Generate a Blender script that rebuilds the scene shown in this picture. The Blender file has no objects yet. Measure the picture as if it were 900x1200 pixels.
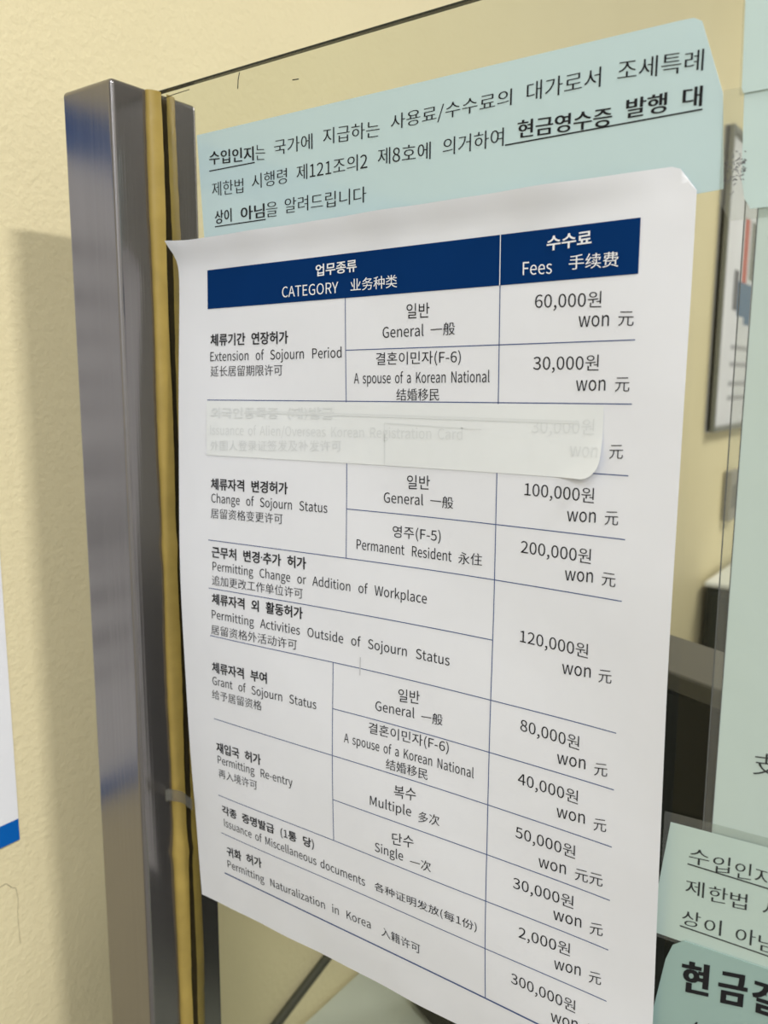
import bpy, bmesh, math, random
from mathutils import Vector, Matrix
import numpy as np

random.seed(4)
C = bpy.context.scene.collection
scene = bpy.context.scene
ZC = 1.42            # eye height of the photographer above the floor (m)

# ------------------------------------------------------------------ camera, world, lamps, exposure
cam_d = bpy.data.cameras.new('camera')
cam = bpy.data.objects.new('camera', cam_d)
C.objects.link(cam)
scene.camera = cam
yaw, pitch, roll = 0.626750, -0.161416, -0.005921
Mc = Matrix.Rotation(yaw, 3, 'Z') @ Matrix.Rotation(pitch, 3, 'X') @ Matrix.Rotation(roll, 3, 'Y')
right, fwd, up = Mc.col[0], Mc.col[1], Mc.col[2]
R3 = Matrix((right, up, -fwd)).transposed()
cam.matrix_world = Matrix.Translation((0, -0.34, ZC)) @ R3.to_4x4()
cam_d.sensor_fit = 'VERTICAL'
cam_d.sensor_height = 36.0
cam_d.lens = 973.04 / 1200 * 36.0
cam_d.clip_start = 0.01
cam_d.dof.use_dof = True
cam_d.dof.focus_distance = 0.41
cam_d.dof.aperture_fstop = 11.0

world = bpy.data.worlds.new('world')
scene.world = world
world.use_nodes = True
world.node_tree.nodes['Background'].inputs[0].default_value = (1.0, 0.97, 0.92, 1)
world.node_tree.nodes['Background'].inputs[1].default_value = 0.3

def area(name, loc, size, energy, col=(1, 0.985, 0.965), target=None):
    l = bpy.data.lights.new(name, 'AREA')
    l.shape = 'RECTANGLE'
    l.size, l.size_y = size
    l.energy = energy
    l.color = col
    o = bpy.data.objects.new(name, l)
    C.objects.link(o)
    o.location = (loc[0], loc[1], loc[2] + ZC)
    if target is not None:
        d = Vector(target) - Vector(loc)
        o.rotation_euler = d.to_track_quat('-Z', 'Y').to_euler()
    return o

# ceiling lamps: a short tube over the counter on the staff side, panels over both halves of the room
area('counter_lamp', (0.74, -0.18, 1.2), (0.06, 0.22), 22.5)
area('lobby_lamp', (0.35, -1.0, 1.22), (0.8, 0.3), 9.5, (0.94, 0.975, 1.04))
area('lobby_lamp', (1.4, -1.7, 1.22), (1.2, 0.6), 34, (0.94, 0.975, 1.04))
area('office_lamp', (0.55, 2.2, 1.2), (0.5, 1.0), 27)

vs = scene.view_settings
vs.view_transform = 'Standard'
vs.look = 'None'
vs.gamma = 1
vs.use_curve_mapping = False
vs.exposure = 0.0

# ------------------------------------------------------------------ materials
def srgb(r, g, b):
    f = lambda c: c / 12.92 if c <= 0.04045 else ((c + 0.055) / 1.055) ** 2.4
    return (f(r / 255), f(g / 255), f(b / 255), 1)

class NT:
    def __init__(self, name):
        self.m = bpy.data.materials.new(name)
        self.m.use_nodes = True
        self.t = self.m.node_tree
        self.b = self.t.nodes['Principled BSDF']
    def n(self, kind, **kw):
        x = self.t.nodes.new(kind)
        for k, v in kw.items():
            setattr(x, k, v)
        return x
    def l(self, a, b):
        self.t.links.new(a, b)

def plain(name, col, rough=0.6, metal=0.0, spec=0.4, coat=0.0, var=0.0, vscale=30, bump=0.0, bscale=200):
    k = NT(name)
    b = k.b
    b.inputs['Base Color'].default_value = col
    b.inputs['Roughness'].default_value = rough
    b.inputs['Metallic'].default_value = metal
    b.inputs['Specular IOR Level'].default_value = spec
    b.inputs['Coat Weight'].default_value = coat
    b.inputs['Coat Roughness'].default_value = 0.08
    co = k.n('ShaderNodeTexCoord')
    if var:
        ns = k.n('ShaderNodeTexNoise')
        ns.inputs['Scale'].default_value = vscale
        ns.inputs['Detail'].default_value = 5
        k.l(co.outputs['Object'], ns.inputs['Vector'])
        mx = k.n('ShaderNodeMix', data_type='RGBA')
        mx.inputs[6].default_value = tuple(c * (1 - var) for c in col[:3]) + (1,)
        mx.inputs[7].default_value = tuple(min(1, c * (1 + var)) for c in col[:3]) + (1,)
        k.l(ns.outputs['Fac'], mx.inputs[0])
        k.l(mx.outputs[2], b.inputs['Base Color'])
    if bump:
        n2 = k.n('ShaderNodeTexNoise')
        n2.inputs['Scale'].default_value = bscale
        n2.inputs['Detail'].default_value = 4
        k.l(co.outputs['Object'], n2.inputs['Vector'])
        bp = k.n('ShaderNodeBump')
        bp.inputs['Strength'].default_value = bump
        bp.inputs['Distance'].default_value = 0.002
        k.l(n2.outputs['Fac'], bp.inputs['Height'])
        k.l(bp.outputs['Normal'], b.inputs['Normal'])
    return k.m

def wall_material():
    k = NT('cream_wall_paint')
    b = k.b
    co = k.n('ShaderNodeTexCoord')
    ns = k.n('ShaderNodeTexNoise'); ns.inputs['Scale'].default_value = 9; ns.inputs['Detail'].default_value = 6
    k.l(co.outputs['Object'], ns.inputs['Vector'])
    mx = k.n('ShaderNodeMix', data_type='RGBA')
    mx.inputs[6].default_value = (0.75, 0.655, 0.405, 1)
    mx.inputs[7].default_value = (0.81, 0.715, 0.45, 1)
    k.l(ns.outputs['Fac'], mx.inputs[0])
    # fine scuffs and specks
    n3 = k.n('ShaderNodeTexNoise'); n3.inputs['Scale'].default_value = 260; n3.inputs['Detail'].default_value = 2
    k.l(co.outputs['Object'], n3.inputs['Vector'])
    rp = k.n('ShaderNodeValToRGB')
    rp.color_ramp.elements[0].position = 0.27; rp.color_ramp.elements[0].color = (0.7, 0.66, 0.6, 1)
    rp.color_ramp.elements[1].position = 0.36; rp.color_ramp.elements[1].color = (1, 1, 1, 1)
    k.l(n3.outputs['Fac'], rp.inputs[0])
    mm = k.n('ShaderNodeMix', data_type='RGBA', blend_type='MULTIPLY'); mm.inputs[0].default_value = 0.15
    k.l(mx.outputs[2], mm.inputs[6]); k.l(rp.outputs[0], mm.inputs[7])
    k.l(mm.outputs[2], b.inputs['Base Color'])
    b.inputs['Roughness'].default_value = 0.55
    b.inputs['Specular IOR Level'].default_value = 0.3
    n2 = k.n('ShaderNodeTexNoise'); n2.inputs['Scale'].default_value = 170; n2.inputs['Detail'].default_value = 2
    n2.inputs['Roughness'].default_value = 0.6
    k.l(co.outputs['Object'], n2.inputs['Vector'])
    bp = k.n('ShaderNodeBump'); bp.inputs['Strength'].default_value = 0.40; bp.inputs['Distance'].default_value = 0.002
    k.l(n2.outputs['Fac'], bp.inputs['Height']); k.l(bp.outputs['Normal'], b.inputs['Normal'])
    return k.m

def steel_material():
    k = NT('brushed_stainless_steel')
    b = k.b
    co = k.n('ShaderNodeTexCoord')
    mp = k.n('ShaderNodeMapping'); mp.inputs['Scale'].default_value = (900, 900, 3)
    k.l(co.outputs['Object'], mp.inputs['Vector'])
    ns = k.n('ShaderNodeTexNoise'); ns.inputs['Scale'].default_value = 1.0; ns.inputs['Detail'].default_value = 3
    k.l(mp.outputs['Vector'], ns.inputs['Vector'])
    mx = k.n('ShaderNodeMix', data_type='RGBA')
    mx.inputs[6].default_value = (0.225, 0.21, 0.205, 1)
    mx.inputs[7].default_value = (0.295, 0.278, 0.27, 1)
    k.l(ns.outputs['Fac'], mx.inputs[0]); k.l(mx.outputs[2], b.inputs['Base Color'])
    mr = k.n('ShaderNodeMapRange'); mr.inputs[3].default_value = 0.15; mr.inputs[4].default_value = 0.24
    k.l(ns.outputs['Fac'], mr.inputs[0]); k.l(mr.outputs[0], b.inputs['Roughness'])
    b.inputs['Metallic'].default_value = 0.86
    b.inputs['Anisotropic'].default_value = 0.9
    b.inputs['Anisotropic Rotation'].default_value = 0.25
    tg = k.n('ShaderNodeTangent'); tg.direction_type = 'RADIAL'; tg.axis = 'Z'
    k.l(tg.outputs[0], b.inputs['Tangent'])
    bp = k.n('ShaderNodeBump'); bp.inputs['Strength'].default_value = 0.06; bp.inputs['Distance'].default_value = 0.001
    k.l(ns.outputs['Fac'], bp.inputs['Height']); k.l(bp.outputs['Normal'], b.inputs['Normal'])
    return k.m

def clear_material(name, tint, gloss=1.0, rough=0.0, cloud=0.0):
    """thin clear sheet: light passes straight through, the outer faces mirror a little"""
    k = NT(name)
    k.t.nodes.remove(k.b)
    out = k.t.nodes['Material Output']
    tr = k.n('ShaderNodeBsdfTransparent'); tr.inputs[0].default_value = tint
    gl = k.n('ShaderNodeBsdfGlossy'); gl.inputs['Roughness'].default_value = rough
    fr = k.n('ShaderNodeFresnel'); fr.inputs[0].default_value = 1.5
    ge = k.n('ShaderNodeNewGeometry')
    inv = k.n('ShaderNodeMath', operation='SUBTRACT'); inv.inputs[0].default_value = 1
    k.l(ge.outputs['Backfacing'], inv.inputs[1])
    ml = k.n('ShaderNodeMath', operation='MULTIPLY')
    k.l(fr.outputs[0], ml.inputs[0]); k.l(inv.outputs[0], ml.inputs[1])
    m2 = k.n('ShaderNodeMath', operation='MULTIPLY'); m2.inputs[1].default_value = gloss
    k.l(ml.outputs[0], m2.inputs[0])
    ms = k.n('ShaderNodeMixShader')
    k.l(m2.outputs[0], ms.inputs[0]); k.l(tr.outputs[0], ms.inputs[1]); k.l(gl.outputs[0], ms.inputs[2])
    last = ms.outputs[0]
    if cloud:
        df = k.n('ShaderNodeBsdfDiffuse'); df.inputs[0].default_value = (0.75, 0.75, 0.7, 1)
        m3 = k.n('ShaderNodeMixShader'); m3.inputs[0].default_value = cloud
        k.l(last, m3.inputs[1]); k.l(df.outputs[0], m3.inputs[2]); last = m3.outputs[0]
    k.l(last, out.inputs['Surface'])
    return k.m

def paper_material(name, col, rough=0.7, spec=0.25, coat=0.0, through=0.0, trans=0.0):
    k = NT(name)
    b = k.b
    b.inputs['Roughness'].default_value = rough
    b.inputs['Specular IOR Level'].default_value = spec
    b.inputs['Coat Weight'].default_value = coat
    b.inputs['Coat Roughness'].default_value = 0.06
    co = k.n('ShaderNodeTexCoord')
    ns = k.n('ShaderNodeTexNoise'); ns.inputs['Scale'].default_value = 14; ns.inputs['Detail'].default_value = 4
    k.l(co.outputs['Object'], ns.inputs['Vector'])
    mx = k.n('ShaderNodeMix', data_type='RGBA')
    mx.inputs[6].default_value = tuple(c * 0.96 for c in col[:3]) + (1,)
    mx.inputs[7].default_value = tuple(min(1, c * 1.03) for c in col[:3]) + (1,)
    k.l(ns.outputs['Fac'], mx.inputs[0]); k.l(mx.outputs[2], b.inputs['Base Color'])
    bp = k.n('ShaderNodeBump'); bp.inputs['Strength'].default_value = 0.12; bp.inputs['Distance'].default_value = 0.004
    n2 = k.n('ShaderNodeTexNoise'); n2.inputs['Scale'].default_value = 22; n2.inputs['Detail'].default_value = 2
    k.l(co.outputs['Object'], n2.inputs['Vector'])
    k.l(n2.outputs['Fac'], bp.inputs['Height']); k.l(bp.outputs['Normal'], b.inputs['Normal'])
    out = k.t.nodes['Material Output']
    last = b.outputs[0]
    if trans:
        tl = k.n('ShaderNodeBsdfTranslucent'); k.l(mx.outputs[2], tl.inputs[0])
        m3 = k.n('ShaderNodeMixShader'); m3.inputs[0].default_value = trans
        k.l(last, m3.inputs[1]); k.l(tl.outputs[0], m3.inputs[2]); last = m3.outputs[0]
    if through:
        tr = k.n('ShaderNodeBsdfTransparent')
        m4 = k.n('ShaderNodeMixShader'); m4.inputs[0].default_value = through
        k.l(last, m4.inputs[1]); k.l(tr.outputs[0], m4.inputs[2]); last = m4.outputs[0]
    k.l(last, out.inputs['Surface'])
    return k.m

M_WALL = wall_material()
M_STEEL = steel_material()
M_GLASS = clear_material('clear_glass', (0.91, 0.92, 0.89, 1), gloss=0.8)
M_EDGE = plain('dark_glass_edge', (0.006, 0.012, 0.010, 1), 0.25)
M_SEAL = plain('yellowed_sealant', (0.36, 0.255, 0.062, 1), 0.4, var=0.25, vscale=60, bump=0.2, bscale=120)
M_PAPER = paper_material('white_paper', (0.765, 0.772, 0.805, 1))
M_STRIP = paper_material('cover_paper', (0.765, 0.785, 0.785, 1))
M_AQUA = paper_material('aqua_paper', (0.50, 0.645, 0.66, 1), 0.35, 0.5, coat=0.5)
M_GREEN = paper_material('pale_green_paper', (0.51, 0.61, 0.565, 1), 0.4, 0.5, coat=0.5)
M_AQGREEN = paper_material('aqua_green_paper', (0.53, 0.665, 0.645, 1), 0.4, 0.5, coat=0.5)
M_GREENB = paper_material('grey_green_paper', (0.50, 0.615, 0.56, 1), 0.4, 0.5, coat=0.5)
M_TEAL = paper_material('teal_paper', (0.31, 0.445, 0.41, 1), 0.4, 0.5, coat=0.5)
M_LAM = clear_material('laminate_film', (0.93, 0.94, 0.93, 1), cloud=0.05, rough=0.1)
M_TAPE = clear_material('adhesive_tape', (0.72, 0.70, 0.62, 1), cloud=0.10, rough=0.2)
M_INK = plain('black_ink', (0.016, 0.016, 0.018, 1), 0.6, spec=0.15)
M_FAINT = plain('faint_print_and_fold_shade', (0.69, 0.71, 0.71, 1), 0.7, spec=0.2)
M_INKB = plain('grey_black_ink', (0.03, 0.035, 0.036, 1), 0.5)
M_NAVY = plain('navy_ink', (0.0022, 0.030, 0.13, 1), 0.7, spec=0.03, var=0.06, vscale=40)
M_RULE = plain('blue_grey_ink', (0.05, 0.085, 0.22, 1), 0.6)
M_WHITEINK = plain('white_lettering', (0.82, 0.82, 0.84, 1), 0.6)
M_BLUE = plain('blue_ink', (0.003, 0.115, 0.44, 1), 0.55, spec=0.1)
M_POSTER = paper_material('poster_paper', (0.82, 0.82, 0.84, 1))
M_DESK = plain('pale_grey_laminate', (0.50, 0.54, 0.48, 1), 0.4, var=0.2, vscale=14)
M_BLACK = plain('black_plastic', (0.003, 0.006, 0.006, 1), 0.5, spec=0.15)
M_GREYP = plain('grey_plastic', (0.10, 0.095, 0.085, 1), 0.45)
M_DARKCAB = plain('charcoal_metal', (0.014, 0.020, 0.018, 1), 0.5, spec=0.1)
M_WHITETOP = plain('white_laminate', (0.85, 0.86, 0.84, 1), 0.3)
M_FRAME = plain('grey_aluminium', (0.19, 0.195, 0.17, 1), 0.4)
M_DARKLINE = plain('film_edge_and_shadow', (0.10, 0.105, 0.10, 1), 0.4)
M_SMUDGE = plain('pencil_smudge', (0.55, 0.55, 0.57, 1), 0.8)
M_BOARD = plain('board_sheet', (0.74, 0.74, 0.77, 1), 0.4, var=0.12, vscale=9)
M_GREYINK = plain('grey_print', (0.16, 0.16, 0.17, 1), 0.6)
M_PALEINK = plain('pale_grey_print', (0.42, 0.42, 0.44, 1), 0.6)
M_RED = plain('red_print', (0.55, 0.10, 0.07, 1), 0.6)
M_BLUEP = plain('blue_print', (0.07, 0.15, 0.26, 1), 0.6)
M_CABLE = plain('dark_cable', (0.03, 0.034, 0.024, 1), 0.5)
M_CRACK = plain('crack_line', (0.33, 0.28, 0.18, 1), 0.9)
M_SWITCH = plain('grey_switch', (0.33, 0.31, 0.26, 1), 0.5)
M_WHITEWALL = plain('white_wall_paint', (0.72, 0.72, 0.71, 1), 0.7, bump=0.2)
M_FLOOR = plain('grey_floor', (0.26, 0.25, 0.23, 1), 0.4, var=0.2, vscale=6)
M_CEIL = plain('white_ceiling', (0.78, 0.77, 0.74, 1), 0.8)

# ------------------------------------------------------------------ builders
def W(p):
    return Vector((p[0], p[1], p[2] + ZC))

def thing(name, label, cat, loc, group=None):
    o = bpy.data.objects.new(name, None)
    C.objects.link(o)
    o.empty_display_size = 0.02
    o.location = W(loc)
    o['label'] = label
    o['category'] = cat
    if group:
        o['group'] = group
    return o

def origin(o):
    v = Vector((0, 0, 0))
    while o is not None:
        v += o.location
        o = o.parent
    return v

def mesh(name, verts, faces, mat, parent=None, smooth=False, loc=None):
    """verts in room coordinates (z from eye height); ONE mesh object, placed relative to its parent"""
    base = origin(parent) if parent else Vector((0, 0, 0))
    here = W(loc) if loc is not None else base
    me = bpy.data.meshes.new(name)
    me.from_pydata([tuple(W(v) - here) for v in verts], [], faces)
    me.materials.append(mat)
    if smooth:
        for p in me.polygons:
            p.use_smooth = True
    o = bpy.data.objects.new(name, me)
    C.objects.link(o)
    if parent:
        o.parent = parent
    o.location = here - base
    return o

def tag(o, label=None, cat=None, group=None, kind=None):
    for k, v in (('label', label), ('category', cat), ('group', group), ('kind', kind)):
        if v:
            o[k] = v
    return o

def box(name, lo, hi, mat, parent=None, bevel=0.0, seg=2, loc=None, rotz=0.0, pivot=None):
    bm = bmesh.new()
    bmesh.ops.create_cube(bm, size=1)
    for v in bm.verts:
        v.co = Vector([(lo[i] + hi[i]) / 2 + v.co[i] * (hi[i] - lo[i]) for i in range(3)])
    if bevel:
        bmesh.ops.bevel(bm, geom=list(bm.edges), offset=bevel, segments=seg, profile=0.5, affect='EDGES')
    if rotz:
        pv = Vector(pivot)
        R = Matrix.Rotation(rotz, 3, 'Z')
        for v in bm.verts:
            v.co = pv + R @ (v.co - pv)
    vs_ = [tuple(v.co) for v in bm.verts]
    bm.verts.index_update()
    fs = [[v.index for v in f.verts] for f in bm.faces]
    bm.free()
    return mesh(name, vs_, fs, mat, parent, loc=loc)

def tube(name, pts, r, mat, parent=None, n=10, loc=None):
    vs_, fs = [], []
    P = [Vector(p) for p in pts]
    for i, p in enumerate(P):
        t = (P[min(i + 1, len(P) - 1)] - P[max(i - 1, 0)]).normalized()
        a = t.cross(Vector((0.3, 0.2, 1))).normalized()
        b = t.cross(a)
        rr = r(i / (len(P) - 1)) if callable(r) else r
        for k in range(n):
            th = 2 * math.pi * k / n
            vs_.append(p + a * rr * math.cos(th) + b * rr * math.sin(th))
    for i in range(len(P) - 1):
        for k in range(n):
            fs.append([i * n + k, i * n + (k + 1) % n, (i + 1) * n + (k + 1) % n, (i + 1) * n + k])
    fs.append(list(range(n))[::-1])
    fs.append([(len(P) - 1) * n + k for k in range(n)])
    return mesh(name, vs_, fs, mat, parent, True, loc)

def sheet(name, fn, nu, nv, mat, parent=None, thick=0.00015, loc=None):
    """a thin sheet with real thickness; fn(s, t) -> point, s and t in 0..1; thickness towards +y"""
    vs_, fs = [], []
    for side in (0, 1):
        for j in range(nv + 1):
            for i in range(nu + 1):
                p = fn(i / nu, j / nv)
                vs_.append((p[0], p[1] + side * thick, p[2]))
    n1 = (nu + 1) * (nv + 1)
    I = lambda i, j, s: s * n1 + j * (nu + 1) + i
    for j in range(nv):
        for i in range(nu):
            fs.append([I(i, j, 0), I(i + 1, j, 0), I(i + 1, j + 1, 0), I(i, j + 1, 0)])
            fs.append([I(i, j, 1), I(i, j + 1, 1), I(i + 1, j + 1, 1), I(i + 1, j, 1)])
    loop = [(i, 0) for i in range(nu)] + [(nu, j) for j in range(nv)] + [(i, nv) for i in range(nu, 0, -1)] + [(0, j) for j in range(nv, 0, -1)]
    k0 = len(vs_)
    for i, j in loop:                             # rim with vertices of its own, so the faces keep a crisp edge
        vs_ += [vs_[I(i, j, 0)], vs_[I(i, j, 1)]]
    m = len(loop)
    for k in range(m):
        q = (k + 1) % m
        fs.append([k0 + 2 * k, k0 + 2 * k + 1, k0 + 2 * q + 1, k0 + 2 * q])
    return mesh(name, vs_, fs, mat, parent, True, loc)

def poly_sheet(name, outline, y, mat, parent=None, thick=0.0003, loc=None):
    """flat sheet on the glass from an outline of (x, z) points"""
    n = len(outline)
    vs_ = [(x, y, z) for x, z in outline] + [(x, y + thick, z) for x, z in outline]
    fs = [list(range(n)), list(range(n, 2 * n))[::-1]]
    for i in range(n):
        fs.append([i, i + n, (i + 1) % n + n, (i + 1) % n])
    o = mesh(name, vs_, fs, mat, parent, False, loc)
    bm = bmesh.new(); bm.from_mesh(o.data)
    bmesh.ops.recalc_face_normals(bm, faces=bm.faces[:])
    bm.to_mesh(o.data); bm.free()
    return o


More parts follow.
